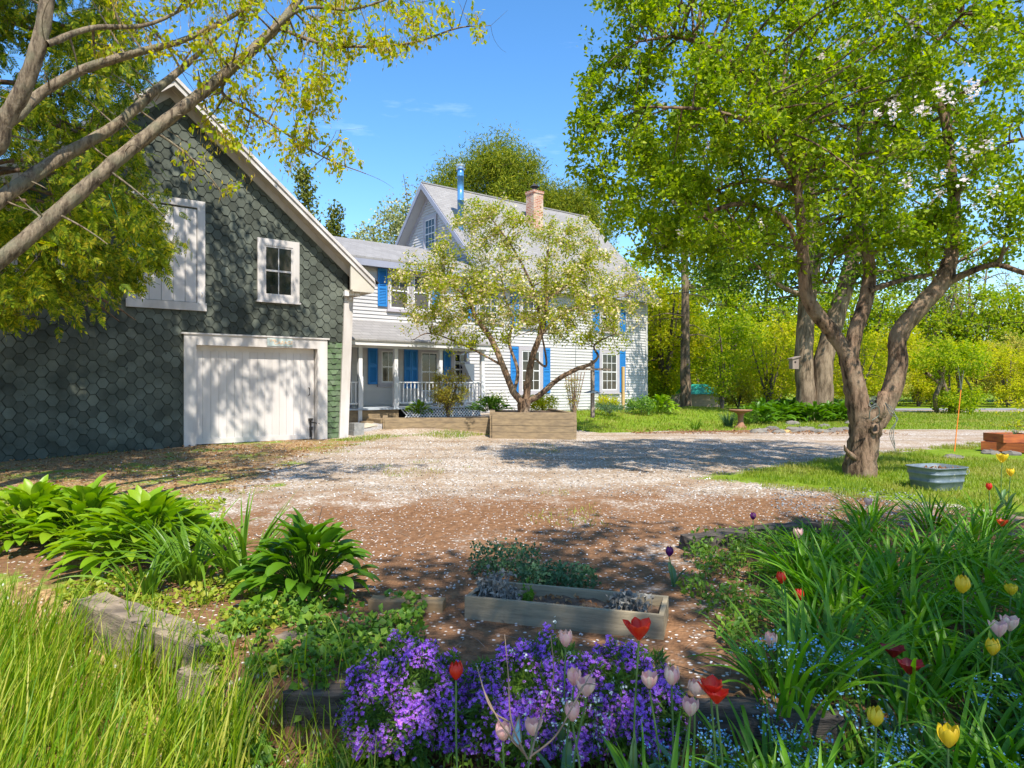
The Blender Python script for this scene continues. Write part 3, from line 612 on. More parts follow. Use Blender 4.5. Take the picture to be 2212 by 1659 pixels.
for c in (-.12, 4.2):
    window(hs_, hpt, c - .6, c + .6, 1.27, 3.08, .15, None, 3, (2, 2), -.02); shutter(hpt, c - .98, c - .62, 1.30, 3.06); shutter(hpt, c + .62, c + .98, 1.30, 3.06)
    window(hs_, hpt, c - .6, c + .6, 3.84, 5.15, .15, None, 3, (2, 2), -.02); shutter(hpt, c - .98, c - .62, 3.86, 5.13); shutter(hpt, c + .62, c + .98, 3.86, 5.13)
window(hs_, hpt, -6.25, -5.38, 4.09, 5.44, .09, None, 2, (0, 1), -.02, glass='screen'); window(hs_, hpt, -5.37, -4.55, 4.09, 5.44, .09, None, 2, (0, 1), -.02, glass='screen')
shutter(hpt, -6.6, -6.27, 4.2, 5.44); shutter(hpt, -4.53, -4.2, 4.2, 5.44)
window(hs_, hpt, -2.7, -1.6, 3.93, 5.15, .13, None, 3, (2, 2), -.02); shutter(hpt, -3.03, -2.72, 3.95, 5.13)
window(hs_, gpt, 3.69, 4.73, 7.2, 8.65, .12, None, 3, (2, 2), -.02)
# porch-wall windows and door
window(hs_, hpt, -6.60, -5.84, 1.6, 2.86, .12, None, 2, (1, 1), -.02); shutter(hpt, -6.95, -6.62, 1.64, 2.84)
shutter(hpt, -5.63, -5.37, 1.5, 2.84); shutter(hpt, -5.36, -5.12, 1.5, 2.84)
window(hs_, hpt, -5.1, -4.2, 1.3, 2.86, .12, None, 2, (1, 1), -.02); shutter(hpt, -4.08, -3.79, 1.5, 2.84)
window(hs_, hpt, -3.77, -3.0, 1.5, 2.86, .13, None, 2, (2, 2), -.02)
mb = MB(); hexa(mb, hpt, -8.35, -7.5, -.05, -.022, .93, 2.86); dj = mb.build('door_casing', M['trim'], hs_)
mb = MB(); hexa(mb, hpt, -8.25, -7.6, -.06, -.051, .93, 2.78); hexa(mb, hpt, -8.15, -7.7, -.066, -.061, 1.9, 2.6); mb.build('door', M['brown'], hs_)
# porch
PQ = -1.5; FZ = .92
mb = MB(); hexa(mb, hpt, -9.1, -3.36, PQ - .06, -.03, FZ - .05, FZ); mb.build('porch_floor', M['deck'], hs_)
mb = MB(); hexa(mb, hpt, -9.1, -6.62, PQ + .02, PQ + .08, .5, FZ - .06); hexa(mb, hpt, -7.7, -6.66, PQ - .9, PQ - .02, .38, .62); hexa(mb, hpt, -7.95, -7.72, PQ - .5, PQ - .02, .35, .55)
mb.build('porch_steps', M['treated'], hs_)
mb = MB(); hexa(mb, hpt, -9.1, -3.30, PQ - .02, PQ + .12, 2.74, 2.92); hexa(mb, hpt, -9.1, -3.25, PQ - .28, PQ - .24, 2.80, 2.94); hexa(mb, hpt, -9.1, -3.3, PQ - .24, -.03, 2.925, 2.94); hexa(mb, hpt, -3.38, -3.30, PQ + .12, -.03, 2.74, 2.92)
mb.build('porch_beam', M['white'], hs_)
mb = MB(); roofslab(mb, -9.2, -3.2, PQ - .32, 2.93, -.02, 3.66, .05); mb.build('porch_roof', M['roof'], hs_)
POSTS = [-7.91, -6.72, -5.10, -3.43]
for s in POSTS:
    mb = MB(); hexa(mb, hpt, s - .06, s + .06, PQ - .02, PQ + .10, FZ, 2.74); hexa(mb, hpt, s - .075, s + .075, PQ - .035, PQ - .021, FZ, FZ + .95); mb.build('porch_post', M['white'], hs_)
mb = MB(); hexa(mb, hpt, -3.3, -3.2, -.16, -.03, FZ - .1, 2.15); hexa(mb, hpt, -3.32, -3.18, -.18, -.03, 2.15, 2.2); mb.build('end_post', M['white'], hs_); mb = MB(); hexa(mb, hpt, -7.98, -7.86, PQ - .02, PQ + .1, .3, FZ - .055); mb.build('end_post', M['white'], hs_)
def railing(a0, a1):
    m = MB(); hexa(m, hpt, a0, a1, PQ - .005, PQ + .085, FZ + .76, FZ + .80); r = m.build('railing', M['white'], hs_); m = MB(); hexa(m, hpt, a0, a1, PQ + .01, PQ + .07, FZ + .12, FZ + .17); m.build('bottom_rail', M['white'], r)
    n = int((a1 - a0) / .125); b0 = None
    for k in range(n):
        s = a0 + (k + .5) * (a1 - a0) / n
        if b0 is None:
            m = MB(); hexa(m, hpt, s - .018, s + .018, PQ + .02, PQ + .056, FZ + .17, FZ + .76); b0 = m.build('baluster', M['white'], r); s00 = s
        else:
            c = b0.copy(); C.objects.link(c); c.parent = r; d = (s - s00) * U; c.location = (d[0], d[1], 0)
railing(-9.05, -7.985); railing(-6.645, -5.175); railing(-5.025, -3.505)
mb = MB()
a = -6.6
for sg in (1, -1):
    a = -7.2
    while a < -3.3:
        pts = []
        for t in (0, 1):
            s = a + (t * .42 if sg > 0 else (1 - t) * .42); pts.append((s, .46 + t * .42))
        (s0, z0), (s1, z1) = pts
        if min(s0, s1) > -6.62 and max(s0, s1) < -3.3:
            q = PQ + (.0 if sg > 0 else .012); mb.add([hpt(s0 - .022, q, z0), hpt(s0 + .022, q, z0), hpt(s1 + .022, q, z1), hpt(s1 - .022, q, z1), hpt(s0 - .022, q + .01, z0), hpt(s0 + .022, q + .01, z0), hpt(s1 + .022, q + .01, z1), hpt(s1 - .022, q + .01, z1)], [(0, 1, 2, 3), (4, 7, 6, 5), (0, 3, 7, 4), (1, 5, 6, 2)])
        a += .11
mb.build('porch_lattice', M['white'], hs_)
mb = MB(); hexa(mb, hpt, -6.62, -3.36, PQ + .25, PQ + .3, .3, FZ - .06); mb.build('porch_shade_panel', M['black'], hs_)  # black panel set behind the lattice in place of the shade below the floor
mb = MB(); hexa(mb, hpt, -3.0, -2.96, -.3, -.03, 1.75, 2.35); mb.add([hpt(-3.45, -.42, 2.35), hpt(-3.02, -.42, 2.35), hpt(-3.02, -.42, 1.75), hpt(-3.12, -.42, 1.75), hpt(-3.45, -.2, 2.35), hpt(-3.02, -.2, 2.35), hpt(-3.02, -.2, 1.75), hpt(-3.12, -.2, 1.75)], [(0, 1, 2, 3), (4, 7, 6, 5), (0, 3, 7, 4), (1, 5, 6, 2), (0, 4, 5, 1), (2, 6, 7, 3)])
o = mb.build('wall_box', M['white']); tag(o, 'white tapered mail box hanging on the porch wall by its right end', 'mail box')
mb = MB(); lathe(mb, hpt(-3.3, -.32, 2.42), [(.01, 0), (.08, .02), (.09, .14), (.06, .3), (.01, .32)], 12); o = mb.build('porch_lantern', M['steel']); tag(o, 'frosted lantern above the white box on the porch wall', 'lantern')
# chimney, stovepipe
mb = MB(); hexa(mb, hpt, 2.28, 2.82, 2.65, 3.19, 8.0, 10.05); hexa(mb, hpt, 2.25, 2.85, 2.62, 3.22, 10.05, 10.17); ch = mb.build('chimney', M['brick'], hs_)
mb = MB(); cx, cy, _ = hpt(2.55, 2.92, 0); lathe(mb, (cx, cy, 10.17), [(.1, 0), (.1, .16), (.09, .16)], 10); lathe(mb, (cx, cy, 10.38), [(.22, 0), (.12, .07), (.03, .15), (.001, .2)], 12); mb.build('chimney_cap', M['iron'], ch)
mb = MB(); px, py, _ = hpt(-2.03, 1.95, 0); lathe(mb, (px, py, 7.5), [(.125, 0), (.125, 1.3), (.132, 1.3), (.132, 1.36), (.125, 1.36), (.125, 2.25), (.132, 2.25), (.132, 2.3), (.125, 2.3), (.125, 2.52)], 20)
st = mb.build('stovepipe', M['pole'], hs_, True)
mb = MB(); lathe(mb, (px, py, 10.02), [(.13, 0), (.17, .01), (.17, .05), (.12, .06), (.12, .12), (.16, .13), (.17, .2), (.02, .22)], 18); mb.build('pipe_cap', M['steel'], st)
mb = MB(); e1 = hpt(-2.3, .9, 6.75); e2 = hpt(-1.3, 1.5, 7.3); tp = (px, py, 8.75); tubes(mb, [[tp, e1], [tp, hpt(-1.1, 1.1, 6.95)]], [[.012, .012]] * 2, 5); mb.build('pipe_brace', M['steel'], st)
# ------------------------------------------------------------------ vegetation builders
def ell(n, c, r, hollow=0., zmin=None):
    out = []
    while sum(len(x) for x in out) < n:
        p = rng.uniform(-1, 1, (n * 3, 3)); d = np.linalg.norm(p, axis=1); p = p[(d < 1) & (d > hollow)]; out.append(p * np.array(r) + np.array(c))
    p = np.concatenate(out); rng.shuffle(p)
    if zmin is not None: p = p[p[:, 2] > zmin]
    return p[:n]
def curve(a, b, k=5, sag=.12):
    t = np.linspace(0, 1, k)[None, :, None]; L_ = np.linalg.norm(b - a, axis=1)[:, None]
    mid = (a + b) / 2 + rng.normal(size=a.shape) * L_ * .08 + np.array([0, 0, 1.]) * L_ * sag
    return (1 - t) ** 2 * a[:, None] + 2 * t * (1 - t) * mid[:, None] + t * t * b[:, None]
def near(nodes, T):
    out = np.empty(len(T), int)
    for i in range(0, len(T), 400):
        d = ((T[i:i + 400, None] - nodes[None]) ** 2).sum(2); out[i:i + 400] = d.argmin(1)
    return out
def grow(mb, nodes, nr, T, k1, rmid=.03, rtw=.008, sag=.12, kn=5, ns=5, ns2=3):
    """nodes/nr: limb points; T: targets; returns twig paths"""
    A = T[:k1]; pa = near(nodes, A); c = curve(nodes[pa], A, 7, sag)
    r0 = np.minimum(nr[pa] * .6, rmid); rad = r0[:, None] * np.linspace(1, .35, 7)[None]
    tubes(mb, c, rad, ns)
    n2 = np.concatenate([c[:, 2:].reshape(-1, 3), nodes]); r2 = np.concatenate([rad[:, 2:].reshape(-1), nr])
    B = T[k1:]; pb = near(n2, B); tw = curve(n2[pb], B, kn, sag * .5)
    rr = np.minimum(r2[pb] * .7, rtw); tubes(mb, tw, rr[:, None] * np.linspace(1, .4, kn)[None], ns2)
    return np.concatenate([tw, c[:, -kn:]])
def on_twigs(tw, per, scat, lo=.25):
    N, K, _ = tw.shape; i = rng.integers(0, N, int(N * per)); t = rng.uniform(lo, 1, len(i)) * (K - 1); k = np.minimum(t.astype(int), K - 2); f = (t - k)[:, None]
    p = tw[i, k] * (1 - f) + tw[i, k + 1] * f; return p + rng.normal(size=p.shape) * scat
def nodes_of(ls): return np.concatenate([p for p, r in ls]), np.concatenate([r for p, r in ls])
def imgT(n, x0, x1, y0, y1, d0, d1): 
    x = rng.uniform(x0, x1, n); y = rng.uniform(y0, y1, n); d = rng.uniform(d0, d1, n); return np.stack([(x - 1106) / F * d, d, CAMZ + (829.5 - y) / F * d], 1)
# ---- apple tree
D = 10.4
ax, ay = G(1858, 1030)
at = empty('apple_tree', (ax, ay, float(gz(ax, ay))), 'gnarled forked apple tree in full green leaf standing on the right', 'tree')
mb = MB(); PP = lambda *a: [P(x, y, d) for x, y, d in a]
ls = []; RS = .84
ls.append(limb(mb, PP((1858, 1040, D), (1862, 985, D), (1872, 925, D), (1880, 885, D)), [.30, .245, .26, .29], 18, 7, .07))
ls.append(limb(mb, PP((1868, 940, D), (1853, 870, D), (1842, 810, D), (1828, 758, D)), [.2, .2, .17, .15], 14, 7, .06))
ls.append(limb(mb, PP((1834, 770, D), (1795, 715, D), (1750, 655, D - .1), (1737, 590, D - .2), (1733, 500, D - .3), (1722, 400, D - .4), (1705, 310, D - .5), (1690, 200, D - .5)), [.14, .125, .12, .105, .09, .075, .06, .035], 12, 6, .06))
ls.append(limb(mb, PP((1834, 780, D), (1850, 710, D), (1872, 640, D + .1), (1877, 570, D + .1), (1862, 500, D + .2), (1845, 420, D + .4), (1850, 330, D + .6), (1870, 200, D + .8)), [.14, .13, .125, .105, .09, .08, .06, .035], 12, 6, .06))
ls.append(limb(mb, PP((1888, 915, D), (1922, 850, D), (1938, 790, D), (1940, 725, D), (1985, 665, D - .1), (2035, 610, D - .1), (2055, 545, D), (2062, 460, D), (2055, 380, D + .1), (2040, 250, D + .2), (1990, 150, D + .2), (1980, 20, D + .1)), [.2, .17, .16, .15, .15, .15, .12, .1, .09, .08, .07, .04], 12, 6, .06))
ls.append(limb(mb, PP((2030, 620, D), (2090, 590, D - .3), (2150, 572, D - .6), (2215, 590, D - 1), (2300, 600, D - 1.4)), [.075, .06, .05, .04, .02], 8))
ls.append(limb(mb, PP((1876, 628, D), (1950, 605, D + .3), (2040, 582, D + .6), (2140, 520, D + 1)), [.06, .045, .035, .02], 8))
ls.append(limb(mb, PP((1728, 540, D - .2), (1690, 470, D - .4), (1600, 440, D - .6), (1500, 475, D - .8), (1420, 545, D - 1.2)), [.05, .05, .04, .03, .015], 8))
ls.append(limb(mb, PP((1722, 410, D - .3), (1640, 390, D - .3), (1550, 410, D), (1470, 470, D + .3), (1380, 540, D + .4)), [.055, .045, .038, .03, .012], 8))
ls.append(limb(mb, PP((1800, 560, D), (1780, 610, D + .1), (1805, 600, D + .2)), [.03, .025, .015], 6))
ls.append(limb(mb, PP((1705, 320, D - .5), (1640, 200, D - .8), (1560, 120, D - 1), (1470, 80, D - 1.2), (1380, 90, D - 1.4)), [.055, .05, .045, .035, .015], 8))
ls.append(limb(mb, PP((1845, 400, D + .4), (1900, 250, D), (2000, 120, D - .6), (2080, 30, D - 1)), [.06, .045, .035, .02], 8))
ls.append(limb(mb, PP((2060, 430, D), (2130, 340, D - .3), (2210, 300, D - .4), (2320, 330, D - .5)), [.05, .04, .03, .015], 8))
ls.append(limb(mb, PP((1720, 390, D - .4), (1640, 280, D - 1.2), (1540, 240, D - 2), (1400, 230, D - 2.4)), [.05, .04, .03, .015], 8))
limb(mb, PP((1848, 990, D - .1), (1830, 975, D - .15), (1824, 962, D - .17)), [.06, .035, .012], 7, 4, .2)
limb(mb, PP((1893, 900, D - .17), (1905, 880, D - .2), (1908, 850, D - .1)), [.1, .11, .095], 10, 5, .05, True)
nd, nr = nodes_of(ls)
T = np.concatenate([ell(900, (3.9, 10.2, 5.7), (3.15, 2.8, 2.7)), ell(750, (6.2, 10.4, 6.3), (3.0, 2.6, 2.8)), ell(420, (2.4, 9.6, 5.1), (1.7, 1.7, 1.9)), ell(130, (2.1, 9.2, 7.8), (1.5, 1.6, 1.3)), ell(110, (6.7, 9.6, 3.9), (1.6, 1.3, .5))])
keep = (T[:, 2] > 3.05 + .35 * np.sin(T[:, 0] * 2.1) - .4 * (T[:, 0] < 3) + .35 * ((T[:, 0] > 4.3) & (T[:, 0] < 6.6))); T = T[keep]; rng.shuffle(T)
keepc = np.sin(T[:, 0] * 2.3 + 1) * np.sin(T[:, 1] * 1.9) * np.sin(T[:, 2] * 2.5 + .6) < .42; T = T[keepc]
tw = grow(mb, nd, nr, T, 260, .03, .008)
mb.build('trunk', M['bark'], at, True)
mb = MB(); lp = on_twigs(tw, 44, .065); leaves(mb, lp, rng.uniform(.05, .10, len(lp)), .62); mb.build('crown', M['apple leaf'], at)
mb = MB(); hub = tw[rng.integers(0, len(tw), 90), -1]; hub = np.concatenate([hub, T[(T[:, 0] > 4.6) & (T[:, 1] < 9.4)][:34], imgT(7, 1960, 2110, 175, 215, 7.5, 7.9), imgT(6, 1880, 2000, 220, 260, 7.6, 8), imgT(8, 1950, 2190, 310, 450, 7.6, 8.2)]); p = np.repeat(hub, 12, 0) + rng.normal(size=(len(hub) * 12, 3)) * .035; flowers(mb, p, .045, 5, .8); mb.build('blossoms', M['apple blossom'], at)
kx = P(1890, 926, D - .235); th = np.linspace(0, 2 * math.pi, 21); mb = MB(); tubes(mb, np.stack([kx[0] + .05 * np.cos(th), kx[1] + .012 * np.sin(th * 2), kx[2] + .066 * np.sin(th)], 1)[None], np.full((1, 21), .02) * (1 + .2 * np.sin(th * 3))[None], 8); mb.build('knot', M['bark'], at, True)
mb = MB(); mb.add(np.stack([kx[0] + .055 * np.cos(th[:-1]), kx[1] + 0 * th[:-1] - .004, kx[2] + .07 * np.sin(th[:-1])], 1), [list(range(20))]); mb.build('knot_hole', M['black'], at)
# wire coil in the fork
wc = empty('wire_coil', P(1893, 870, D - .3), 'coil of grey wire looped over a stub in the fork of the apple tree', 'wire')
mb = MB()
for k in range(11):
    th = np.linspace(0, 2 * math.pi, 17); c = P(1893 + rng.normal() * 2, 864 + k * 1.6, D - .05 - .012 * k); rr = .105 + rng.normal() * .01
    pts = np.stack([c[0] + rr * np.cos(th), c[1] + .06 * np.sin(th + k), c[2] + rr * .45 * np.sin(th)], 1); tubes(mb, pts[None], np.full((1, 17), .006), 5)
mb.build('coil', M['wire'], wc)
mb = MB()
for k in range(3):
    pts = spline(PP((1912, 870, D - .3), (1925, 880 + 8 * k, D - .4), (1936 + 2 * k, 905, D - .45), (1930 - 4 * k, 935, D - .45), (1933 + k, 960 + 8 * k, D - .45)), 5); tubes(mb, pts[None], np.full((1, len(pts)), .005), 5)
mb.build('loose_end', M['wire'], wc)
mb = MB(); pts = spline(PP((1878, 905, D - .45), (1881, 885, D - .5), (1896, 878, D - .5), (1899, 896, D - .45), (1884, 908, D - .45)), 5); tubes(mb, pts[None], np.full((1, len(pts)), .007), 5); mb.build('loop', M['wire'], wc)
RS = 1.0
# ---- crabapple by the house
RS = .85
D = 19.0
ct = empty('crabapple_tree', P(1133, 890, D), 'spreading crabapple in cream blossom growing behind the timber bed before the house', 'tree')
mb = MB(); ls = []
ls.append(limb(mb, PP((1133, 900, D), (1132, 880, D), (1135, 862, D)), [.22, .19, .2], 12, 5, .08))
ls.append(limb(mb, PP((1128, 870, D), (1108, 845, D), (1090, 800, D), (1062, 735, D), (1030, 690, D), (1015, 655, D), (995, 630, D), (960, 610, D)), [.12, .11, .10, .09, .07, .055, .045, .02], 8))
ls.append(limb(mb, PP((1135, 868, D), (1140, 830, D), (1150, 770, D), (1170, 715, D), (1180, 660, D), (1178, 600, D), (1185, 530, D)), [.13, .12, .1, .09, .07, .05, .02], 8))
ls.append(limb(mb, PP((1140, 868, D), (1168, 852, D - .1), (1205, 820, D - .2), (1245, 798, D - .3), (1275, 787, D - .4), (1292, 770, D - .4), (1284, 745, D - .5), (1330, 720, D - .6)), [.1, .09, .08, .07, .055, .04, .03, .015], 8))
ls.append(limb(mb, PP((1110, 848, D), (1118, 800, D + .2), (1100, 740, D + .5), (1108, 690, D + .8), (1090, 640, D + 1.2), (1080, 560, D + 1.3)), [.06, .055, .05, .045, .035, .015], 8))
ls.append(limb(mb, PP((1165, 728, D), (1200, 690, D), (1245, 665, D - .2), (1300, 650, D - .3), (1350, 640, D - .4)), [.06, .05, .04, .03, .012], 8))
ls.append(limb(mb, PP((1150, 770, D), (1180, 790, D - .4), (1170, 720, D - .8), (1155, 640, D - 1.2)), [.04, .035, .03, .015], 8))
ls.append(limb(mb, PP((1085, 790, D), (1050, 770, D + .1), (1000, 745, D + .1), (930, 720, D), (890, 735, D)), [.04, .035, .03, .022, .01], 8))
ls.append(limb(mb, PP((1172, 700, D), (1150, 620, D - .4), (1110, 540, D - .6), (1060, 470, D - .6)), [.05, .04, .03, .015], 8))
ls.append(limb(mb, PP((1180, 650, D), (1240, 600, D), (1290, 540, D + .2)), [.045, .035, .015], 8))
nd, nr = nodes_of(ls)
X0 = ct.location.x
T = np.concatenate([ell(200, (X0 - 2.2, D - .3, 4.2), (1.5, 1.6, 1.5)), ell(620, (X0 - .4, D, 4.3), (3.2, 2.5, 2.1)), ell(300, (X0 + 1.9, D - .2, 3.9), (1.9, 1.8, 1.5)), ell(110, (X0 - .9, D - .3, 6.0), (1.2, 1.2, .8)), ell(80, (X0 + 1.3, D, 5.6), (1.0, 1.0, .9))])
T = T[(T[:, 2] > 2.1) & (T[:, 2] > 2.7 - .55 * np.abs(T[:, 0] - X0 - .2) + .4)]; rng.shuffle(T)
T = T[np.sin(T[:, 0] * 3.1) * np.sin(T[:, 1] * 2.7 + 1) * np.sin(T[:, 2] * 3.6) < .3]
tw = grow(mb, nd, nr, T, 170, .03, .010)
mb.build('trunk', M['bark'], ct, True)
RS = 1.0; mb = MB(); lp = on_twigs(tw, 29, .08, .1); leaves(mb, lp, rng.uniform(.06, .1, len(lp)), .5, simple=True); mb.build('crown', M['crab leaf'], ct)
mb = MB(); lp = on_twigs(tw, 8, .07, .1); lp = lp[lp[:, 2] > 3.0]; flowers(mb, lp, rng.uniform(.06, .09, len(lp)), 4, .9); mb.build('blossoms', M['blossom'], ct)
# ---- maple with long limbs on the left
RS = .78
mt = empty('maple_tree', (-6.4, 5.6, .1), 'maple on the left reaching long grey limbs with yellow catkins over the barn', 'tree')
mb = MB(); ls = []
ls.append(limb(mb, [(-6.4, 5.6, 0), (-6.35, 5.6, 1.2), (-6.3, 5.65, 2.4), (-6.2, 5.8, 4), (-6.0, 6.0, 6), (-5.7, 6.2, 8.5), (-5.6, 6.2, 11)], [.34, .3, .27, .22, .17, .12, .05], 14))
ls.append(limb(mb, [(-6.3, 5.6, 2.0)] + PP((-150, 650, 5.8), (0, 560, 6.0), (100, 478, 6.2), (230, 365, 6.5), (330, 282, 6.8), (420, 213, 7.0), (520, 130, 7.3), (600, 55, 7.6), (660, -20, 7.9), (740, -130, 8.2)), [.14, .105, .085, .083, .08, .078, .075, .065, .06, .05, .03], 12))
ls.append(limb(mb, [(-6.3, 5.7, 2.6)] + PP((-120, 500, 6.2), (20, 415, 6.6), (130, 340, 7.0), (250, 270, 7.4), (330, 200, 7.8), (390, 150, 8.2), (480, 70, 8.6)), [.12, .09, .085, .082, .07, .06, .05, .02], 12))
ls.append(limb(mb, [(-6.2, 5.8, 3.4)] + PP((-60, 300, 6.2), (30, 255, 6.4), (90, 200, 6.6), (180, 150, 6.8), (290, 115, 7.0), (400, 85, 7.2), (510, 30, 7.4), (560, -10, 7.5)), [.1, .08, .07, .06, .055, .045, .035, .03, .02], 10))
ls.append(limb(mb, [(-6.3, 5.7, 3.0)] + PP((-60, 350, 5.9), (10, 260, 5.9), (55, 180, 5.9), (85, 90, 5.9), (105, -20, 5.9), (115, -150, 5.8)), [.12, .1, .09, .085, .08, .07, .04], 12))
ls.append(limb(mb, PP((500, 150, 7.2), (480, 200, 7.3), (540, 240, 7.4), (620, 290, 7.5), (700, 340, 7.5), (790, 375, 7.5)), [.03, .025, .02, .016, .012, .006], 6))
ls.append(limb(mb, PP((600, 60, 7.6), (700, 95, 7.6), (800, 100, 7.7), (900, 90, 7.8), (990, 60, 7.9), (1060, 55, 8)), [.03, .025, .02, .016, .012, .005], 6))
ls.append(limb(mb, PP((560, 95, 7.4), (650, 20, 7.3), (760, 20, 7.3), (860, -10, 7.4)), [.03, .025, .018, .01], 6))
ls.append(limb(mb, PP((100, 95, 5.9), (200, 60, 6.4), (330, 50, 6.9), (480, -30, 7.3)), [.04, .035, .025, .012], 6))
ls.append(limb(mb, [(-6.0, 6, 6), (-5, 6.6, 8), (-4.0, 6.8, 9.5), (-2.6, 7, 10.5)], [.1, .08, .06, .03], 8))
ls.append(limb(mb, [(-5.8, 6.1, 7.5), (-6.8, 6.6, 9), (-8, 7, 10.5)], [.08, .06, .03], 8))
ls.append(limb(mb, [(-5.9, 6.1, 6.8), (-5.4, 5.0, 8), (-4.8, 3.8, 9.4), (-4.0, 3.4, 10)], [.08, .06, .05, .03], 8))
nd, nr = nodes_of(ls)
T = np.concatenate([imgT(120, 420, 760, -40, 190, 6.8, 8.2), imgT(70, 440, 700, 150, 330, 7, 8), imgT(95, 650, 910, -30, 125, 7.2, 8.2), imgT(26, 880, 1050, 10, 90, 7.4, 8), imgT(30, 620, 740, 120, 300, 7.2, 7.8), imgT(22, 600, 790, 280, 380, 7.2, 7.8), imgT(70, 200, 480, -60, 140, 6.4, 8), imgT(14, 380, 560, 250, 420, 7, 7.6)])
rng.shuffle(T); tw = grow(mb, nd, nr, T, 90, .016, .006, .05, 6); kk = nd[rng.integers(0, len(nd), 170)]; kk = kk + rng.normal(size=kk.shape) * .38; kk = kk[(kk[:, 1] < 9) & (kk[:, 2] < 7)]; grow(mb, nd, nr, kk, 50, .012, .005, .02, 6)
T2 = np.concatenate([ell(420, (-5.2, 6.2, 10.0), (3.6, 3.0, 2.3)), ell(130, (-7.4, 5.6, 9.2), (2.0, 2.4, 2.0))]); T2 = T2[T2[:, 2] > T2[:, 1] * .58 + 1.9]; rng.shuffle(T2)
tw2 = grow(mb, nd, nr, T2, 90, .03, .012)
mb.build('trunk', M['barkgrey'], mt, True)
mb = MB(); lp = on_twigs(tw, 13, .05, .2); leaves(mb, lp, rng.uniform(.035, .085, len(lp)), .6, d=rng.normal(size=lp.shape) + [0, 0, -.8]); lp = on_twigs(tw2, 13, .2, .2); leaves(mb, lp, rng.uniform(.08, .14, len(lp)), .8, simple=True); mb.build('crown', M['maple leaf'], mt)
mb = MB(); lp = on_twigs(tw, 17, .04, .2); ribbons(mb, lp, rng.uniform(0, 6.28, len(lp)), rng.uniform(.03, .08, len(lp)), .007, math.pi - .4 + rng.normal(size=len(lp)) * .2, .3, 2); mb.build('catkins', M['catkin'], mt)
RS = 1.0
# ---- cedar on the left
cdx = (-8.3, 10.2)
ce = empty('cedar_tree', (cdx[0], cdx[1], float(gz(*cdx))), 'drooping cedar hanging over the left half of the green barn', 'tree')
mb = MB(); ls = [limb(mb, [(cdx[0], cdx[1], 0), (cdx[0] + .05, cdx[1], 3), (cdx[0], cdx[1], 6), (cdx[0], cdx[1], 10)], [.28, .22, .16, .05], 10)]
for k in range(34):
    z0 = rng.uniform(2.9, 9.0); a_ = rng.uniform(-1.3, 1.3) * (1 if k % 4 else 2.2); ln = rng.uniform(1.6, 3.1) * (1.1 - (z0 - 3) * .055)
    dx, dy = math.cos(a_), math.sin(a_) * .8
    p0 = np.array([cdx[0], cdx[1], z0]); ls.append(limb(mb, [p0, p0 + [dx * ln * .4, dy * ln * .4, .15], p0 + [dx * ln * .8, dy * ln * .8, -.05], p0 + [dx * ln, dy * ln, -.35]], [.045, .035, .022, .008], 6, 5))
nd, nr = nodes_of(ls)
cand = rng.uniform(-1, 1, (5200, 3)) * [3.3, 2.2, 3.6] + [cdx[0] + .9, cdx[1], 6.2]
vx = 1106 + cand[:, 0] / cand[:, 1] * F; vy = 829.5 - (cand[:, 2] - CAMZ) / cand[:, 1] * F
lim = np.interp(vy, [-300, 0, 120, 250, 330, 440, 520, 560, 640, 720], [200, 270, 330, 300, 330, 380, 400, 350, 240, 90])
lowb = np.interp(vx, [-200, 0, 80, 200, 300, 420], [700, 690, 690, 630, 590, 560])
ok = (vx < lim + rng.normal(size=len(vx)) * 12) & (vy < lowb) & ~((vx > -40) & (vx < 95) & (vy > 330) & (vy < 430) & (rng.uniform(size=len(vx)) < .75))
T = cand[ok]; T = np.concatenate([T, imgT(10, 330, 415, 520, 575, 10.3, 10.8), imgT(45, 60, 400, 560, 600, 9.8, 10.6), imgT(40, -60, 240, 600, 690, 9.6, 10.4)]); rng.shuffle(T); print('cedar targets', len(T))
tw = grow(mb, nd, nr, T[:1900], 200, .02, .006, .03, 5)
mb.build('trunk', M['barkred'], ce, True)
def fans(mb, pos, size, d):
    N = len(pos); d = nrm(d); s_ = nrm(np.cross(d, rng.normal(size=(N, 3)))); n = np.cross(s_, d); L_ = size[:, None]
    for k in range(11):
        t = (k // 2) / 5.5; sg = 1 if k % 2 else -1; st = pos + d * L_ * t * .85; a = .75 if k < 10 else 0
        dd = d * math.cos(a) + s_ * sg * math.sin(a) - n * .1; ln = L_ * (.42 * (1 - t * .55) if k < 10 else .3); p = np.cross(n, dd); wv = L_ * .055
        v = np.stack([st, st + dd * ln * .5 - p * wv, st + dd * ln, st + dd * ln * .5 + p * wv], 1); i_ = np.arange(N) * 4; mb.add(v, np.stack([i_, i_ + 1, i_ + 2, i_ + 3], 1))
    v = np.stack([pos - s_ * L_ * .025, pos + s_ * L_ * .025, pos + d * L_], 1); i_ = np.arange(N) * 3; mb.add(v, np.stack([i_, i_ + 1, i_ + 2], 1))
mb = MB(); lp = on_twigs(tw, 11, .09, .05); N = len(lp); fans(mb, lp, rng.uniform(.12, .26, N), rng.normal(size=(N, 3)) * .55 + [.25, -.1, -.75])
mb.build('crown', M['cedar'], ce)
mb = MB(); pts = spline(PP((235, 420, 8.5), (260, 480, 9), (300, 530, 9.6), (345, 558, 10.2)), 6); tubes(mb, pts[None], np.full((1, len(pts)), .006), 4); tag(mb.build('string', M['string']), 'teal string hanging from the maple limb into the cedar', 'string')
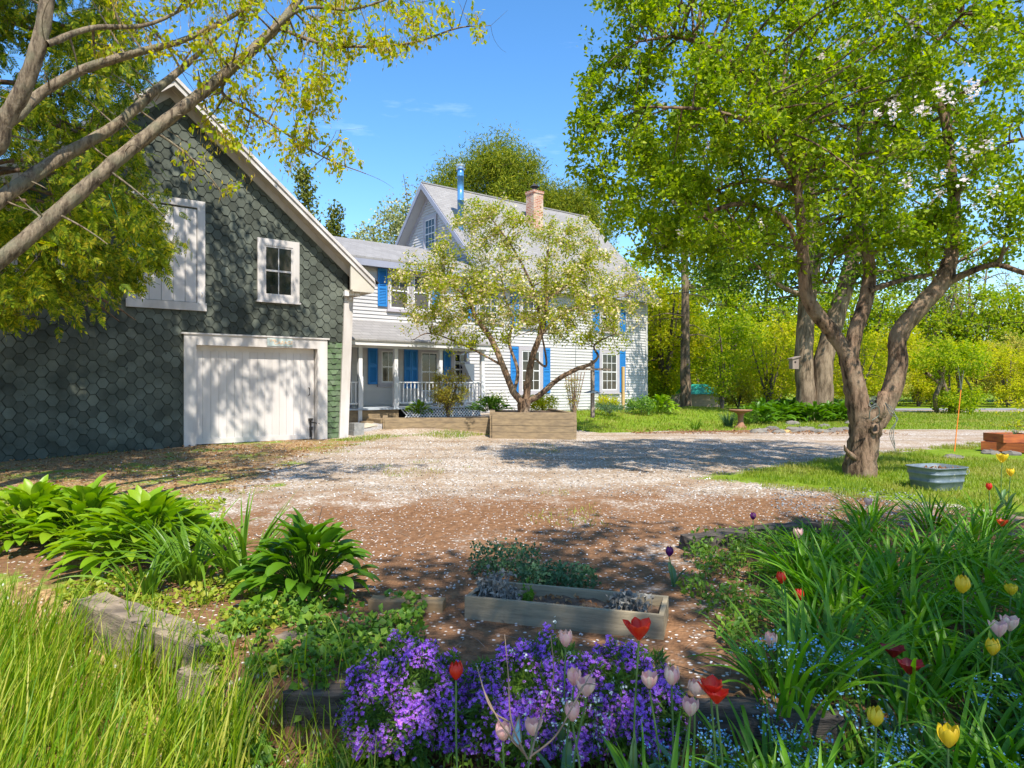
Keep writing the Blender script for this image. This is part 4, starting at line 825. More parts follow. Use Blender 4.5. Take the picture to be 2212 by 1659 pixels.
# ---- shade tree behind the viewpoint
sh_ = empty('shade_tree', (4.6, -4.6, 0), 'broad shade tree behind the viewpoint whose shadow covers the flower bed', 'tree')
mb = MB(); ls = [limb(mb, [(4.6, -4.6, -.1), (4.5, -4.4, 2.5), (4.2, -3.6, 5), (4.0, -3, 7.5)], [.35, .3, .22, .12], 10), limb(mb, [(4.4, -4.2, 4), (2.5, -3.2, 6), (1.2, -2.5, 7.5)], [.16, .11, .05], 8), limb(mb, [(4.4, -4.2, 4.5), (6, -3, 6.5), (7.5, -2.4, 8)], [.16, .11, .05], 8)]
nd, nr = nodes_of(ls); T = np.concatenate([ell(420, (3.3, -1.8, 8.2), (3.1, 3.4, 1.6)), ell(380, (6.6, -1.2, 8.4), (3.0, 3.4, 1.8))]); T = T[T[:, 1] < 2.0]; rng.shuffle(T)
tw = grow(mb, nd, nr, T, 90, .03, .01); mb.build('trunk', M['barkgrey'], sh_, True)
mb = MB(); lp = on_twigs(tw, 17, .14); leaves(mb, lp, rng.uniform(.11, .18, len(lp)), .75, simple=True); mb.build('crown', M['bigleaf'], sh_)
# ---- unseen tall tree left of frame, crown added above to dapple the barn front
tm = empty('dapple_tree', (-10.6, 9.6, 0), 'tall unseen tree left of the barn, its crown added above the yard to dapple the shingles with shade', 'tree')
mb = MB(); SV = np.array([SX * math.cos(R(EL)), SY * math.cos(R(EL)), math.sin(R(EL))])
def up(s_, z_, t): p = np.array(bpt(s_, 0, z_)); return p + SV * t / math.cos(R(EL))  # barn front point traced towards the sun, for limbs added to shadow the door
ls = [limb(mb, [(-10.6, 9.6, -.1), (-10.5, 9.6, 3), (-10.2, 9.7, 6), (-9.4, 9.8, 8.6), (-8.6, 10, 10.4)], [.36, .3, .25, .2, .12], 12), limb(mb, [(-9.4, 9.8, 8.6), (-7.6, 10.2, 9.4)] + [up(-3.2, .6, 6.1), up(-2.75, 1.5, 6.2), up(-2.3, 2.1, 6.2), up(-1.7, 3.0, 6.1), up(-1.1, 4.3, 5.9)], [.15, .12, .1, .09, .08, .06, .04], 10),
      limb(mb, [up(-2.35, 2.05, 6.2), up(-1.7, 1.95, 6.4), up(-.9, 2.25, 6.5)], [.06, .045, .03], 8), limb(mb, [(-10.2, 9.7, 6), (-9.5, 8.6, 8), (-8.2, 7.8, 9.2)], [.14, .1, .05], 8)]
nd, nr = nodes_of(ls); T = np.concatenate([ell(520, (-7.6, 9.8, 10.2), (3.4, 3.4, 1.4)), ell(95, (-4.6, 11.2, 10.4), (2.3, 2.4, 1.2))]); T = T[T[:, 2] - CAMZ > .60 * T[:, 1] + .5]; rng.shuffle(T)
T = T[np.sin(T[:, 0] * 3.3 + 1) * np.sin(T[:, 1] * 3.1) < .35 - .25 * (T[:, 0] > -6)]
tw = grow(mb, nd, nr, T, 90, .025, .01); mb.build('trunk', M['barkgrey'], tm, True)
mb = MB(); lp = on_twigs(tw, 26, .16); leaves(mb, lp, rng.uniform(.10, .17, len(lp)), .75, simple=True); mb.build('crown', M['bigleaf'], tm)
# ---- big double trunk tree
D = 27
bt = empty('double_trunk_tree', P(1757, 885, D), 'large tree with two thick merging trunks rising from the hosta bed', 'tree')
mb = MB(); ls = []
ls.append(limb(mb, PP((1742, 912, D), (1742, 860, D), (1737, 770, D), (1745, 650, D), (1758, 520, D), (1750, 400, D), (1740, 250, D)), [.42, .36, .34, .33, .30, .24, .12], 14, 6, .05))
ls.append(limb(mb, PP((1776, 912, D + .1), (1778, 860, D), (1780, 780, D), (1802, 700, D), (1832, 600, D), (1860, 480, D + .5), (1900, 330, D + 1)), [.42, .40, .36, .34, .30, .24, .1], 14, 6, .05))
ls.append(limb(mb, PP((1750, 600, D), (1650, 500, D + .5), (1560, 400, D + 1)), [.16, .11, .04], 8)); ls.append(limb(mb, PP((1815, 620, D), (1940, 500, D + 1), (2060, 400, D + 2)), [.16, .11, .04], 8))
ls.append(limb(mb, PP((1745, 640, D), (1690, 620, D - 1), (1620, 560, D - 1.5)), [.12, .08, .04], 8))
nd, nr = nodes_of(ls); c = bt.location
T = np.concatenate([ell(620, (c.x - .3, D + .3, 10), (6.2, 4.6, 5.6)), ell(150, (c.x - 3.2, D - .5, 6.8), (3.0, 2.6, 1.7)), ell(110, (c.x + 3.6, D - .5, 6.6), (2.8, 2.4, 1.6))]); T = T[T[:, 2] > 4.9]; rng.shuffle(T)
tw = grow(mb, nd, nr, T, 150, .08, .02); mb.build('trunk', M['barkbig'], bt, True)
mb = MB(); lp = on_twigs(tw, 30, .22, .1); leaves(mb, lp, rng.uniform(.11, .2, len(lp)), .7, simple=True); mb.build('crown', M['bigleaf'], bt)
# ---- spruce with bare lower trunk
D = 34
sp_ = empty('spruce_tree', P(1482, 882, D), 'spruce with a bare straight trunk and sparse drooping branches right of the house', 'tree')
mb = MB(); ls = [limb(mb, PP((1482, 892, D), (1480, 760, D), (1480, 620, D), (1474, 400, D), (1470, 250, D)), [.30, .24, .20, .15, .05], 10)]
for k in range(38):
    vy_ = rng.uniform(300, 730); sd_ = 1 if k % 2 else -1; ln = rng.uniform(1.2, 3.2); p0 = P(1479, vy_, D); a_ = rng.uniform(-.9, .9); dx, dy = sd_ * math.cos(a_), math.sin(a_)
    ls.append(limb(mb, [p0, p0 + [dx * ln * .5, dy * ln * .5, .05], p0 + [dx * ln, dy * ln, -.25]], [.04, .028, .01], 5, 4))
nd, nr = nodes_of(ls[1:]); T = nd[rng.integers(0, len(nd), 300)] + rng.normal(size=(300, 3)) * [.35, .35, .12] - [0, 0, .15]
tw = grow(mb, nd, nr, T, 20, .012, .008, 0); mb.build('trunk', M['barkbig'], sp_, True)
mb = MB(); lp = on_twigs(tw, 22, .06); leaves(mb, lp, rng.uniform(.08, .18, len(lp)), .12, d=rng.normal(size=lp.shape) + [0, 0, -1], simple=True); mb.build('crown', M['smallcon'], sp_)
# ---- generic bushes and trees
def bush(name, label, cat, loc, r, h, nT, per, ls_, mat, base=.1, stems=5, bark='barkdark', group=None, shape='round', scat=.5, zc=None, asp=.6):
    o = empty(name, loc, label, cat, group); x, y, z = loc; m = MB(); L_ = []
    for k in range(stems):
        a_ = rng.uniform(0, 6.28); f = rng.uniform(.15, .6) if stems > 1 else .03
        L_.append(limb(m, [(x, y, z - .05), (x + f * r * .4 * math.cos(a_), y + f * r * .4 * math.sin(a_), z + h * .35), (x + f * r * math.cos(a_), y + f * r * math.sin(a_), z + h * .8)], [h * .02 + .008, h * .013 + .005, h * .004 + .003], 6, 5))
    nd, nr = nodes_of(L_)
    if shape == 'round': T = ell(nT, (x, y, z + base + (h - base) / 2), (r, r, (h - base) / 2))
    else:
        t = rng.uniform(0, 1, nT) ** 1.5; a_ = rng.uniform(0, 6.28, nT); q = np.sqrt(rng.uniform(.1, 1, nT)) * r * (1 - t) ** .8; T = np.stack([x + q * np.cos(a_), y + q * np.sin(a_), z + base + t * (h - base)], 1)
    T = T + rng.normal(size=T.shape) * r * .06
    ph_ = rng.uniform(0, 6, 3); T = T[np.sin(T[:, 0] * 5 / r + ph_[0]) * np.sin(T[:, 1] * 5 / r + ph_[1]) * np.sin(T[:, 2] * 7 / h + ph_[2]) < .35]
    tw = grow(m, nd, nr, T, max(4, len(T) // 7), h * .006 + .003, h * .003 + .002, .05, 4, 4)
    m.build('stems' if cat in ('shrub', 'bush') else 'trunk', M[bark], o, True)
    m = MB(); lp = on_twigs(tw, per, ls_ * scat * 2, .1); leaves(m, lp, rng.uniform(.6, 1.2, len(lp)) * ls_, asp, simple=True)
    m.build('foliage' if cat in ('shrub', 'bush') else 'crown', M[mat], o); return o
def gp(vx, vy): x, y = G(vx, vy); return (x, y, float(gz(x, y)))
bush('pine_tree', 'tall dark pine rising behind the farmhouse roof', 'tree', (-1.3, 44, .2), 4.6, 17.2, 1000, 150, .3, 'pine', 5, 3, asp=.2, scat=.65)
bush('pine_tree', 'smaller pine behind the brick chimney', 'tree', (3.2, 45, .2), 3.4, 14.8, 700, 150, .3, 'pine', 5, 2, asp=.2, scat=.65)
bush('pine_tree', 'low pine spur left of the tall pine behind the gable', 'tree', (-5.2, 46, .2), 1.6, 15.0, 170, 110, .3, 'pine', 6, 1, asp=.2, scat=.6)
bush('cedar_spire', 'small pointed conifer just above the barn eave', 'tree', P(658, 860, 36), 1.5, 12.2, 200, 26, .22, 'smallcon', 4, 1, shape='cone')
bush('cedar_spire', 'short pointed conifer above the wing roof', 'tree', P(722, 860, 38), 1.4, 10.6, 170, 26, .22, 'smallcon', 4, 1, shape='cone')
bush('round_tree', 'round olive tree behind the wing roof', 'tree', P(778, 860, 38), 1.6, 9.3, 150, 26, .2, 'smallcon', 4, 1)
bush('blossoming_tree', 'white and green tree between the wing roof and the gable', 'tree', P(852, 860, 36), 2.2, 11.0, 260, 26, .2, 'whiteshrub', 4, 3)
bush('bronze_tree', 'thin bronze leaved tree top left of the gable', 'tree', P(880, 860, 40), 2.0, 13.2, 130, 16, .18, 'bronze', 6, 2)
# right hand background wood
HG = 'trees and shrubs in the bright wood beyond the road'
protos = [bush('hedge_tree', 'yellow green tree in the bright wood beyond the road', 'tree', (0, 0, 0), 2.6, 6.2, 260, 26, .22, 'hedge1', .3, 5, group=HG),
          bush('hedge_tree', 'mid green tree in the bright wood beyond the road', 'tree', (0, 0, 0), 2.4, 7.0, 260, 26, .2, 'hedge2', .3, 4, group=HG),
          bush('hedge_tree', 'pale leaved tree in the bright wood beyond the road', 'tree', (0, 0, 0), 2.2, 5.2, 220, 22, .2, 'hedge3', .3, 5, group=HG),
          bush('bare_tree', 'nearly bare grey tree above the bright wood', 'tree', (0, 0, 0), 2.8, 10.5, 300, 3, .14, 'hedge3', 3, 4, 'barkgrey', group='nearly bare trees above the bright wood')]
used = set()
def put(k, x, y, s=1., rz=None):
    o = protos[k] if k not in used else copy_tree(protos[k]); used.add(k)
    o.location = (x, y, float(gz(x, y)) - .1); o.rotation_euler = (0, 0, rng.uniform(0, 6.28) if rz is None else rz); o.scale = (s, s, s * rng.uniform(.9, 1.1)); return o
k = 0
for vx_ in np.arange(1180, 2420, 62):
    for row, (d, sc_) in enumerate(((41.5, .62), (46, .85), (53, 1.15))):
        if row == 0 and vx_ < 1440: continue
        if row == 0 and 1440 < vx_ < 1560: continue
        dd = d + rng.uniform(-1, 1); x = (vx_ + rng.uniform(-15, 15) - 1106) / F * dd
        tall = 1.35 if vx_ < 1900 else 1.15
        put([0, 1, 2, 0, 1, 0, 2, 1, 0][k % 9], x, dd, sc_ * rng.uniform(.85, 1.12) * (tall if row == 2 else 1)); k += 1
for vx_ in np.arange(1930, 2400, 48): put(3, (vx_ - 1106) / F * 56, 56 + rng.uniform(-3, 3), rng.uniform(.95, 1.25))
for vx_ in np.arange(1100, 1500, 70): put(1, (vx_ - 1106) / F * 60, 60 + rng.uniform(-3, 3), 1.35)
for vx_ in np.arange(-500, 700, 90): put(1, (vx_ - 1106) / F * 48, 48 + rng.uniform(-3, 3), 1.2)
# individual shrubs
bush('lilac_shrub', 'dark leafy lilac shrub just right of the house corner', 'shrub', P(1428, 868, 38), 1.3, 3.6, 200, 24, .17, 'hedge2', .2, 6)
bush('green_tree', 'light green tree filling the gap between house corner and spruce', 'tree', P(1435, 870, 36), 2.2, 6.6, 300, 26, .2, 'hedge1', .3, 5)
bush('dark_shrub_tree', 'dark green small tree behind the shed right of the spruce', 'tree', P(1570, 866, 38), 2.6, 5.6, 320, 28, .2, 'hedge2', .4, 5)
bush('forsythia_shrub', 'low yellow shrub to the right of the shed', 'shrub', P(1595, 880, 33), 1.3, 1.5, 130, 24, .12, 'forsythia', .1, 6)
bush('loose_shrub', 'loose green shrub behind the bird bath', 'shrub', P(1660, 880, 31), 1.8, 3.4, 220, 22, .14, 'hedge1', .3, 7)
bush('rose_shrub', 'upright leafy shrub in front of the shed', 'shrub', P(1560, 884, 30), .7, 2.6, 110, 18, .13, 'hedge2', .3, 5)
bush('twiggy_shrub', 'twiggy shrub right of the double trunk tree', 'shrub', P(1850, 878, 30), 1.6, 3.2, 190, 14, .13, 'hedge1', .3, 8, 'barkgrey')
bush('hedge_shrub', 'dark green low shrub left of the shed', 'shrub', P(1424, 874, 36), 1.0, 1.7, 130, 22, .14, 'hedge2', .1, 6)
# cut-back tree on the lawn right
px_, py_ = G(2052, 893)
ct2 = bush('pruned_tree', 'small cut back tree with crooked bare stems on the right lawn', 'tree', (px_, py_, float(gz(px_, py_))), 1.7, 3.4, 170, 26, .16, 'hedge2', 1.5, 1)
mb = MB(); D = py_
for pts, rr in (([(2062, 893), (2050, 860), (2040, 835), (2030, 800)], .12), ([(2024, 890), (2020, 860), (2032, 830), (2040, 790)], .1), ([(2040, 835), (2010, 812), (2000, 806)], .09), ([(2078, 860), (2070, 820), (2060, 780)], .08), ([(2082, 865), (2098, 842), (2084, 815)], .06), ([(2062, 893), (2070, 850), (2078, 800)], .08)):
    limb(mb, [P(a, b, D + rng.uniform(-.2, .2)) for a, b in pts], [rr * 1.1, rr, rr * .8], 8, 5)
mb.build('limbs', M['barkbig'], ct2, True)
bush('pruned_tree_undergrowth', 'leafy shoots at the foot of the cut back tree', 'bush', (px_ + .1, py_ - .4, float(gz(px_, py_))), 1.3, 1.1, 120, 24, .14, 'hedge2', .05, 6)
# ---- foundation plantings
bush('bronze_shrub', 'bronze and yellow shrub in front of the porch railing', 'shrub', tuple(P(968, 900, 19.6)), .62, 1.35, 150, 30, .06, 'bronze', .1, 7)
bush('small_shrub', 'rounded yellow green shrub right of the crabapple trunk', 'shrub', tuple(P(1172, 890, 21.5)), .52, .52, 110, 24, .06, 'hedge1', .0, 7)
bush('small_shrub', 'low yellow green shrub under the right hand ground floor window', 'shrub', tuple(P(1312, 888, 24.5)), .5, .55, 90, 22, .07, 'hedge1', .0, 6)
bush('catmint', 'blue grey low plant at the foot of the right window shrub', 'plant', tuple(P(1318, 890, 23.6)), .8, .3, 90, 22, .05, 'mint', .0, 6)
bush('potentilla', 'small dark shrub with pink buds above the hostas by the porch end', 'shrub', tuple(P(1066, 880, 20.6)), .45, .4, 60, 20, .06, 'hedge2', .0, 6)
bush('iris_bed_plants', 'green perennials at the house corner', 'plant', tuple(P(1385, 890, 25.5)), .6, .5, 90, 20, .09, 'weed', .0, 6)
# ---- hosta and strap-leaf clumps (prototypes)
def hosta(mb, x, y, z, r, h, n, lsz):
    az = rng.uniform(0, 6.28, n); t = rng.uniform(0, 1, n) ** .7; rr = t * r * .75
    bx_ = np.stack([x + rr * .35 * np.cos(az), y + rr * .35 * np.sin(az), z + h * .25 * (1 - t) + .02 + 0 * az], 1)
    tip = np.stack([x + rr * np.cos(az), y + rr * np.sin(az), z + h * (1 - .65 * t ** 1.4) - lsz * .12 + rng.normal(size=n) * h * .05], 1)
    tubes(mb, np.stack([bx_, (bx_ + tip) / 2 + [0, 0, .03], tip], 1), np.full((n, 3), lsz * .03), 3)
    ribbons(mb, tip, az + rng.normal(size=n) * .35, lsz * rng.uniform(.75, 1.2, n), lsz * rng.uniform(.42, .58, n), .35 + 1.0 * t + rng.normal(size=n) * .2, rng.uniform(.5, 1.1, n), 6, lambda s: np.sin(math.pi * min(1, s * .88 + .10)) ** .75 * (1 - .25 * s), .22, .3)
def strap(mb, x, y, z, r, h, n, wd=.022, b=1.5):
    az = rng.uniform(0, 6.28, n); q = rng.uniform(0, 1, n) ** .5 * r * .3
    base = np.stack([x + q * np.cos(az), y + q * np.sin(az), z + 0 * az], 1)
    ribbons(mb, base, az + rng.normal(size=n) * .4, h * rng.uniform(.8, 1.5, n), wd * rng.uniform(.7, 1.3, n), rng.uniform(.05, .5, n), b * rng.uniform(.35, 1.25, n), 8, None, .2, .5)
def clump(name, label, cat, loc, fn, part, mat, group=None, *a):
    o = empty(name, loc, label, cat, group); m = MB(); fn(m, loc[0], loc[1], loc[2], *a); m.build(part, M[mat], o, True); return o
def gl(x, y): return (x, y, float(gz(x, y)))
clump('hosta_clump', 'large sunlit hosta clump left of the strap leaved plants', 'plant', gl(-3.05, 5.7), hosta, 'leaves', 'hosta', None, .78, .43, 230, .22)
clump('hosta_clump', 'sunlit hosta clump behind the tall grass at the left edge', 'plant', gl(-4.5, 6.4), hosta, 'leaves', 'hosta', None, .8, .42, 190, .22)
clump('hosta_clump', 'sunlit hosta clump wedged between the two larger ones', 'plant', gl(-3.85, 6.2), hosta, 'leaves', 'hosta', None, .62, .42, 130, .22)
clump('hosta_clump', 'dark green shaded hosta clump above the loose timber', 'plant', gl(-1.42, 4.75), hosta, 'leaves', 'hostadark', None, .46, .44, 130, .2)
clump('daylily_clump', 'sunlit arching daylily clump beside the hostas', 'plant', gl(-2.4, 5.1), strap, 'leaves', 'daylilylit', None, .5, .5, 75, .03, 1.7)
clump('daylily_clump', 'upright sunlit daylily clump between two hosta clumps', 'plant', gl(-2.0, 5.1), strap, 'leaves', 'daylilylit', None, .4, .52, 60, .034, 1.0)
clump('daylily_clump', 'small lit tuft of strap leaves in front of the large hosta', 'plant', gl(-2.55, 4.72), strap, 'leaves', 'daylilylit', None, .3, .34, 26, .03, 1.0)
mb = MB(); n = 9; base = np.stack([-1.55 + rng.normal(size=n) * .1, 5.1 + rng.normal(size=n) * .1, np.full(n, .2)], 1); tip = base + np.stack([rng.normal(size=n) * .16, rng.normal(size=n) * .1, rng.uniform(.3, .5, n)], 1); tubes(mb, curve(base, tip, 6, 0), np.full((n, 6), .0026), 4); tag(mb.build('dead_stalks', M['oldtie']), 'thin dark dead stalks rising behind the dark hosta', 'plant')
# hosta bed under the big tree
HB = 'hostas edging the bed under the double trunk tree'
h0 = None
for i, (vx_, vy_) in enumerate([(1640, 908), (1672, 904), (1700, 902), (1730, 902), (1760, 904), (1790, 902), (1818, 902), (1650, 893), (1690, 890), (1715, 890), (1805, 890), (1835, 895)]):
    l = gp(vx_, vy_ + 8)
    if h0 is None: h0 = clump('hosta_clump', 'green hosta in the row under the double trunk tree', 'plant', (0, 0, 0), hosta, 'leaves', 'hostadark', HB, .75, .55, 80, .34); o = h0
    else: o = copy_tree(h0)
    o.location = l; o.rotation_euler = (0, 0, i * 1.3)
clump('fern_clump', 'dense mid green leafy clump left of the hosta row', 'plant', gp(1612, 918), hosta, 'leaves', 'weed', None, .75, .6, 140, .14)
clump('hosta_clump', 'green hosta in front of the porch lattice', 'plant', tuple(P(905, 897, 20)), hosta, 'leaves', 'hosta', None, .42, .35, 70, .18)
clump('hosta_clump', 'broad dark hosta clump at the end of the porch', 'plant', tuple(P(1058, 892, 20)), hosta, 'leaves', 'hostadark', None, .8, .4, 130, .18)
clump('hosta_clump', 'bright hosta on the lawn right of the house corner', 'plant', gp(1425, 893), hosta, 'leaves', 'hosta', None, .8, .6, 110, .26)
clump('daylily_clump', 'small light green tuft on the lawn edge left of the bird bath', 'plant', gp(1502, 930), strap, 'leaves', 'daylilylit', None, .35, .3, 40, .03, 1.2)
clump('lavender_clump', 'grey green spiky clump just left of the bird bath', 'plant', gp(1573, 923), strap, 'leaves', 'mint', None, .4, .4, 120, .02, .5)
# ---- right hand daylily bed
DG = 'daylilies filling the shaded right hand bed'
pos = []; tries = 0
while len(pos) < 62 and tries < 6000:
    tries += 1; d = rng.uniform(2.35, 7.0); r = rng.uniform(.25, .95)
    lb = np.interp(d, [2.3, 3, 4, 5, 6, 7], [.33, .40, .43, .42, .44, .53])
    if r < lb or (d > 6 and r > .72): continue
    x = r * d
    if all((x - a) ** 2 + (d - b) ** 2 > (.15 + .05 * d) ** 2 for a, b in pos): pos.append((x, d))
pos += [(.52, 2.25), (.85, 2.3)]
protos2 = [clump('daylily_clump', 'clump of arching green daylily leaves in the shaded right bed', 'plant', (0, 0, 0), strap, 'leaves', 'daylily', DG, .5, .40, n_, .026, b_) for n_, b_ in ((56, 1.7), (48, 1.3), (60, 2.0), (40, 1.5))]
for i, (x, y) in enumerate(pos):
    o = protos2[i] if i < 4 else copy_tree(protos2[i % 4]); o.location = (x, y, float(gz(x, y))); s = rng.uniform(.8, 1.12) * (1 if y < 5.5 else .9); o.scale = (s, s, s); o.rotation_euler = (0, 0, rng.uniform(0, 6.28))
# ---- grasses (stuff)
def scatter(n, x0, x1, y0, y1, test):
    out = []
    c = 0
    while c < n:
        x = rng.uniform(x0, x1, n); y = rng.uniform(y0, y1, n); k = test(x, y); out.append(np.stack([x[k], y[k]], 1)); c += k.sum()
    p = np.concatenate(out)[:n]; return np.column_stack([p, gz(p[:, 0], p[:, 1])])
def grass(name, mat, base, h, wd, b=(.2, 1.2), seg=3, label=None):
    m = MB(); n = len(base); ribbons(m, base, rng.uniform(0, 6.28, n), h * rng.uniform(.5, 1.3, n), wd * rng.uniform(.7, 1.3, n), rng.uniform(0, .35, n), rng.uniform(*b, n), seg, None, .15, .4)
    return tag(m.build(name, M[mat], None, True), label, 'grass', kind='stuff')
clumpy = lambda x, y, k=1.: (np.sin(x * 3.1 * k + 1) * np.sin(y * 2.7 * k) + np.sin(x * 7.3 * k) * np.sin(y * 6.1 * k + 2) * .7) > -.35
base = scatter(3300, -4.2, -.55, 1.7, 4.7, lambda x, y: (y < np.interp(x, STEP[:, 0], STEP[:, 1]) - .05) & (x / y < -.40 - .12 * (y < 2.6)) & (x / y > -.95) & clumpy(x, y, 1.6))
m = MB(); n = len(base); ribbons(m, base, rng.normal(size=n) * .9 + .3, rng.uniform(.2, .62, n), rng.uniform(.005, .013, n), rng.uniform(0, .25, n), rng.uniform(.15, .9, n), 6, None, .15, .4); tag(m.build('tall_grass', M['tallgrass'], None, True), 'long bright green grass filling the lower left corner', 'grass', kind='stuff')
base = scatter(900, -3.4, -.4, 1.9, 4.2, lambda x, y: (y < np.interp(x, STEP[:, 0], STEP[:, 1]) + .1) & (x / y < -.2) & (x / y > -.6)); grass('tall_grass', 'tallgrass', base, .3, .008, seg=5, label='sparser grass blades around the railway tie')
base = scatter(30000, 2.6, 13, 6.4, 16.5, lambda x, y: (sdpoly(x, y, LAWN_TREE) < .1 + .25 * np.sin(x * 4) * np.sin(y * 5)) & (sdpoly(x, y, SOIL_RED) > -.1) & (x / y < .85) & (x / y > .2) & ((sdpoly(x, y, LAWN_TREE) < -.5) | clumpy(x, y, 1.3)))
grass('lawn_grass', 'lawn', base, .075, .008, label='short lawn grass around the apple tree and tub')
base = scatter(34000, 1, 27, 19.5, 35.8, lambda x, y: (sdpoly(x, y, LAWN_BACK) < .1) & (x / y < .8) & (((x - H0[0]) * V[0] + (y - H0[1]) * V[1]) < -.8)); grass('lawn_grass', 'lawn', base, .09, .022, seg=2, label='mown back lawn beyond the shell drive')
base = scatter(2600, -10, 1, 6.5, 19, lambda x, y: (np.sin(x * 1.3 + .5) * np.sin(y * .9 + 1) + .5 * np.sin(x * 3.1) * np.sin(y * 3.7) > .78) & (np.abs(x / y) < .8)); grass('driveway_tufts', 'lawn', base, .05, .008, label='sparse grass tufts in the gravel drive')
base = scatter(2200, -4.6, 0, 15.6, 18.6, lambda x, y: np.abs(y - (17.2 + .33 * (x + 4))) < .35 + .3 * np.sin(x * 3)); grass('driveway_tufts', 'lawn', base, .07, .01, label='grass strip along the front of the barn and grey gravel')
# low weeds (stuff)
def weeds(name, mat, base, sz, hh, label, asp=.8):
    m = MB(); n = len(base); p = base + np.column_stack([rng.normal(size=(n, 2)) * .01, rng.uniform(.2, 1, n) * hh]); leaves(m, p, sz * rng.uniform(.6, 1.4, n), asp, up=1.6); i = rng.integers(0, n, n // 3); tubes(m, np.stack([base[i], p[i]], 1), np.full((len(i), 2), .0018), 3)
    return tag(m.build(name, M[mat]), label, 'weeds', kind='stuff')
base = scatter(4200, -1.7, -.3, 2.3, 4.6, lambda x, y: (x / y < -.13) & (x / y > -.5) & clumpy(x, y, 2)); weeds('low_weeds', 'weed', base, .045, .09, 'broad leaved weeds around the loose boards')
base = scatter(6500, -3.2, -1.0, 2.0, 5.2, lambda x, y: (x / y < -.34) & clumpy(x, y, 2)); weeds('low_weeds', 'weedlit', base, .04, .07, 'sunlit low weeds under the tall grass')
base = scatter(3600, -.9, 2.0, 2.0, 3.1, lambda x, y: clumpy(x, y, 2.4)); weeds('low_weeds', 'weed', base, .035, .14, 'leafy weeds below the violet phlox', .4)
base = scatter(3400, 1.2, 2.7, 3.3, 6.4, lambda x, y: (x / y > .26 + .02 * np.sin(y * 5)) & (x / y < .50) & clumpy(x, y, 2)); weeds('low_weeds', 'weed', base, .045, .13, 'weeds between the planter and the daylilies', .55)
base = scatter(3600, -6.2, -2.8, 6.2, 8.2, lambda x, y: (x / y < -.42) & clumpy(x, y, 1.2)); weeds('low_weeds', 'weedlit', base, .05, .04, 'low green weeds behind the hostas')
base = scatter(3000, 1, 7, 2.0, 6.5, lambda x, y: (x / y > .38) & (x / y < .9)); weeds('bed_undergrowth', 'daylily', base, .06, .12, 'low dark leaves under the daylilies', .4)
base = scatter(900, -.5, .9, 4.75, 5.7, lambda x, y: ((x + .05) / .28) ** 2 + ((y - 5.3) / .22) ** 2 < 1); 
hb = MB(); p = base + np.column_stack([np.zeros((len(base), 2)), rng.uniform(.02, .22, len(base))]); leaves(hb, p, .035, .7, up=1.5); o = hb.build('herb_clump', M['mint']); tag(o, 'grey green herb clump behind the left end of the wooden planter', 'plant')
base = scatter(1100, -.2, 1, 4.4, 5.4, lambda x, y: ((x - .33) / .3) ** 2 + ((y - 4.92) / .2) ** 2 < 1)
hb = MB(); p = base + np.column_stack([np.zeros((len(base), 2)), rng.uniform(.02, .16, len(base))]); leaves(hb, p, .035, .7, up=1.5); o = hb.build('herb_clump', M['mint']); tag(o, 'green herb clump directly behind the middle of the wooden planter', 'plant')
# shells, pebbles, dry leaves
def chips(name, mat, base, sz, label, cat, flat=.35):
    m = MB(); n = len(base); k = 5; th = np.arange(k) / k * 6.283 + rng.uniform(0, 6, (n, 1)); r_ = sz * rng.uniform(.5, 1.2, (n, 1)) * rng.uniform(.6, 1.1, (n, k)); tl = rng.normal(size=(n, 2)) * flat
    ox, oy = r_ * np.cos(th), r_ * np.sin(th) * .7; v = np.stack([base[:, :1] + ox, base[:, 1:2] + oy, base[:, 2:3] + .006 + sz * .3 + ox * tl[:, :1] + oy * tl[:, 1:]], -1)
    m.add(v.reshape(-1, 3), np.arange(n * k).reshape(n, k)); c = v.mean(1); 
    m.add(np.concatenate([v.reshape(-1, 3) * 1.0 - [0, 0, sz * .35]]), np.arange(n * k).reshape(n, k)[:, ::-1])
    return tag(m.build(name, M[mat]), label, cat, kind='stuff')
nearw = lambda x, y: rng.uniform(0, 1, len(x)) < 1.2 / (1 + np.exp((4.9 - y) * .9)) + .12
base = scatter(4200, -4.2, 3.6, 3.4, 9.5, lambda x, y: (np.abs(x / y) < .62) & nearw(x, y) & ~((x / y > .35) & (y < 6.5)) & ((np.sin(x * 2.3) * np.sin(y * 1.9 + 1) + rng.normal(size=len(x)) * .5) > -.3)); chips('shell_chips', 'shell', base, .0095, 'white shell chips scattered over the brown soil', 'shells')
base = scatter(11000, -7, 6, 8.5, 17, lambda x, y: (np.abs(x / y) < .6) & ((sdpoly(x, y, LAWN_TREE) > 0) & ((sdpoly(x, y, LITTER) > 0) | (rng.uniform(size=len(x)) < .2)))); chips('shell_chips', 'shell', base, .014, 'dense white shell chips of the drive', 'shells')
base = scatter(1500, 3.0, 5.2, 6.9, 9.2, lambda x, y: (x / y > .38) & (x / y < .64)); chips('pebbles', 'pebble', base, .014, 'grey pebbles in front of the metal tub', 'pebbles')
def dry(base, sz, label):
    m = MB(); leaves(m, base + [0, 0, .015], sz * rng.uniform(.6, 1.3, len(base)), .6, d=np.column_stack([rng.normal(size=(len(base), 2)), rng.normal(size=len(base)) * .25]), up=2., fold=.5); tag(m.build('dry_leaves', M['litter']), label, 'leaves', kind='stuff')
dry(scatter(260, -1.6, 2.6, 2.1, 3.5, lambda x, y: np.abs(x / y) < .75), .075, 'curled brown oak leaves below and beside the phlox')
dry(scatter(1500, -11, -3.5, 8, 15.6, lambda x, y: (x / y > -.8) & (sdpoly(x, y, LITTER) < .3)), .06, 'brown leaf litter along the foot of the barn')
dry(scatter(420, -2.8, -.5, 1.9, 3.9, lambda x, y: x / y < -.25), .06, 'straw coloured leaves under the left grass')
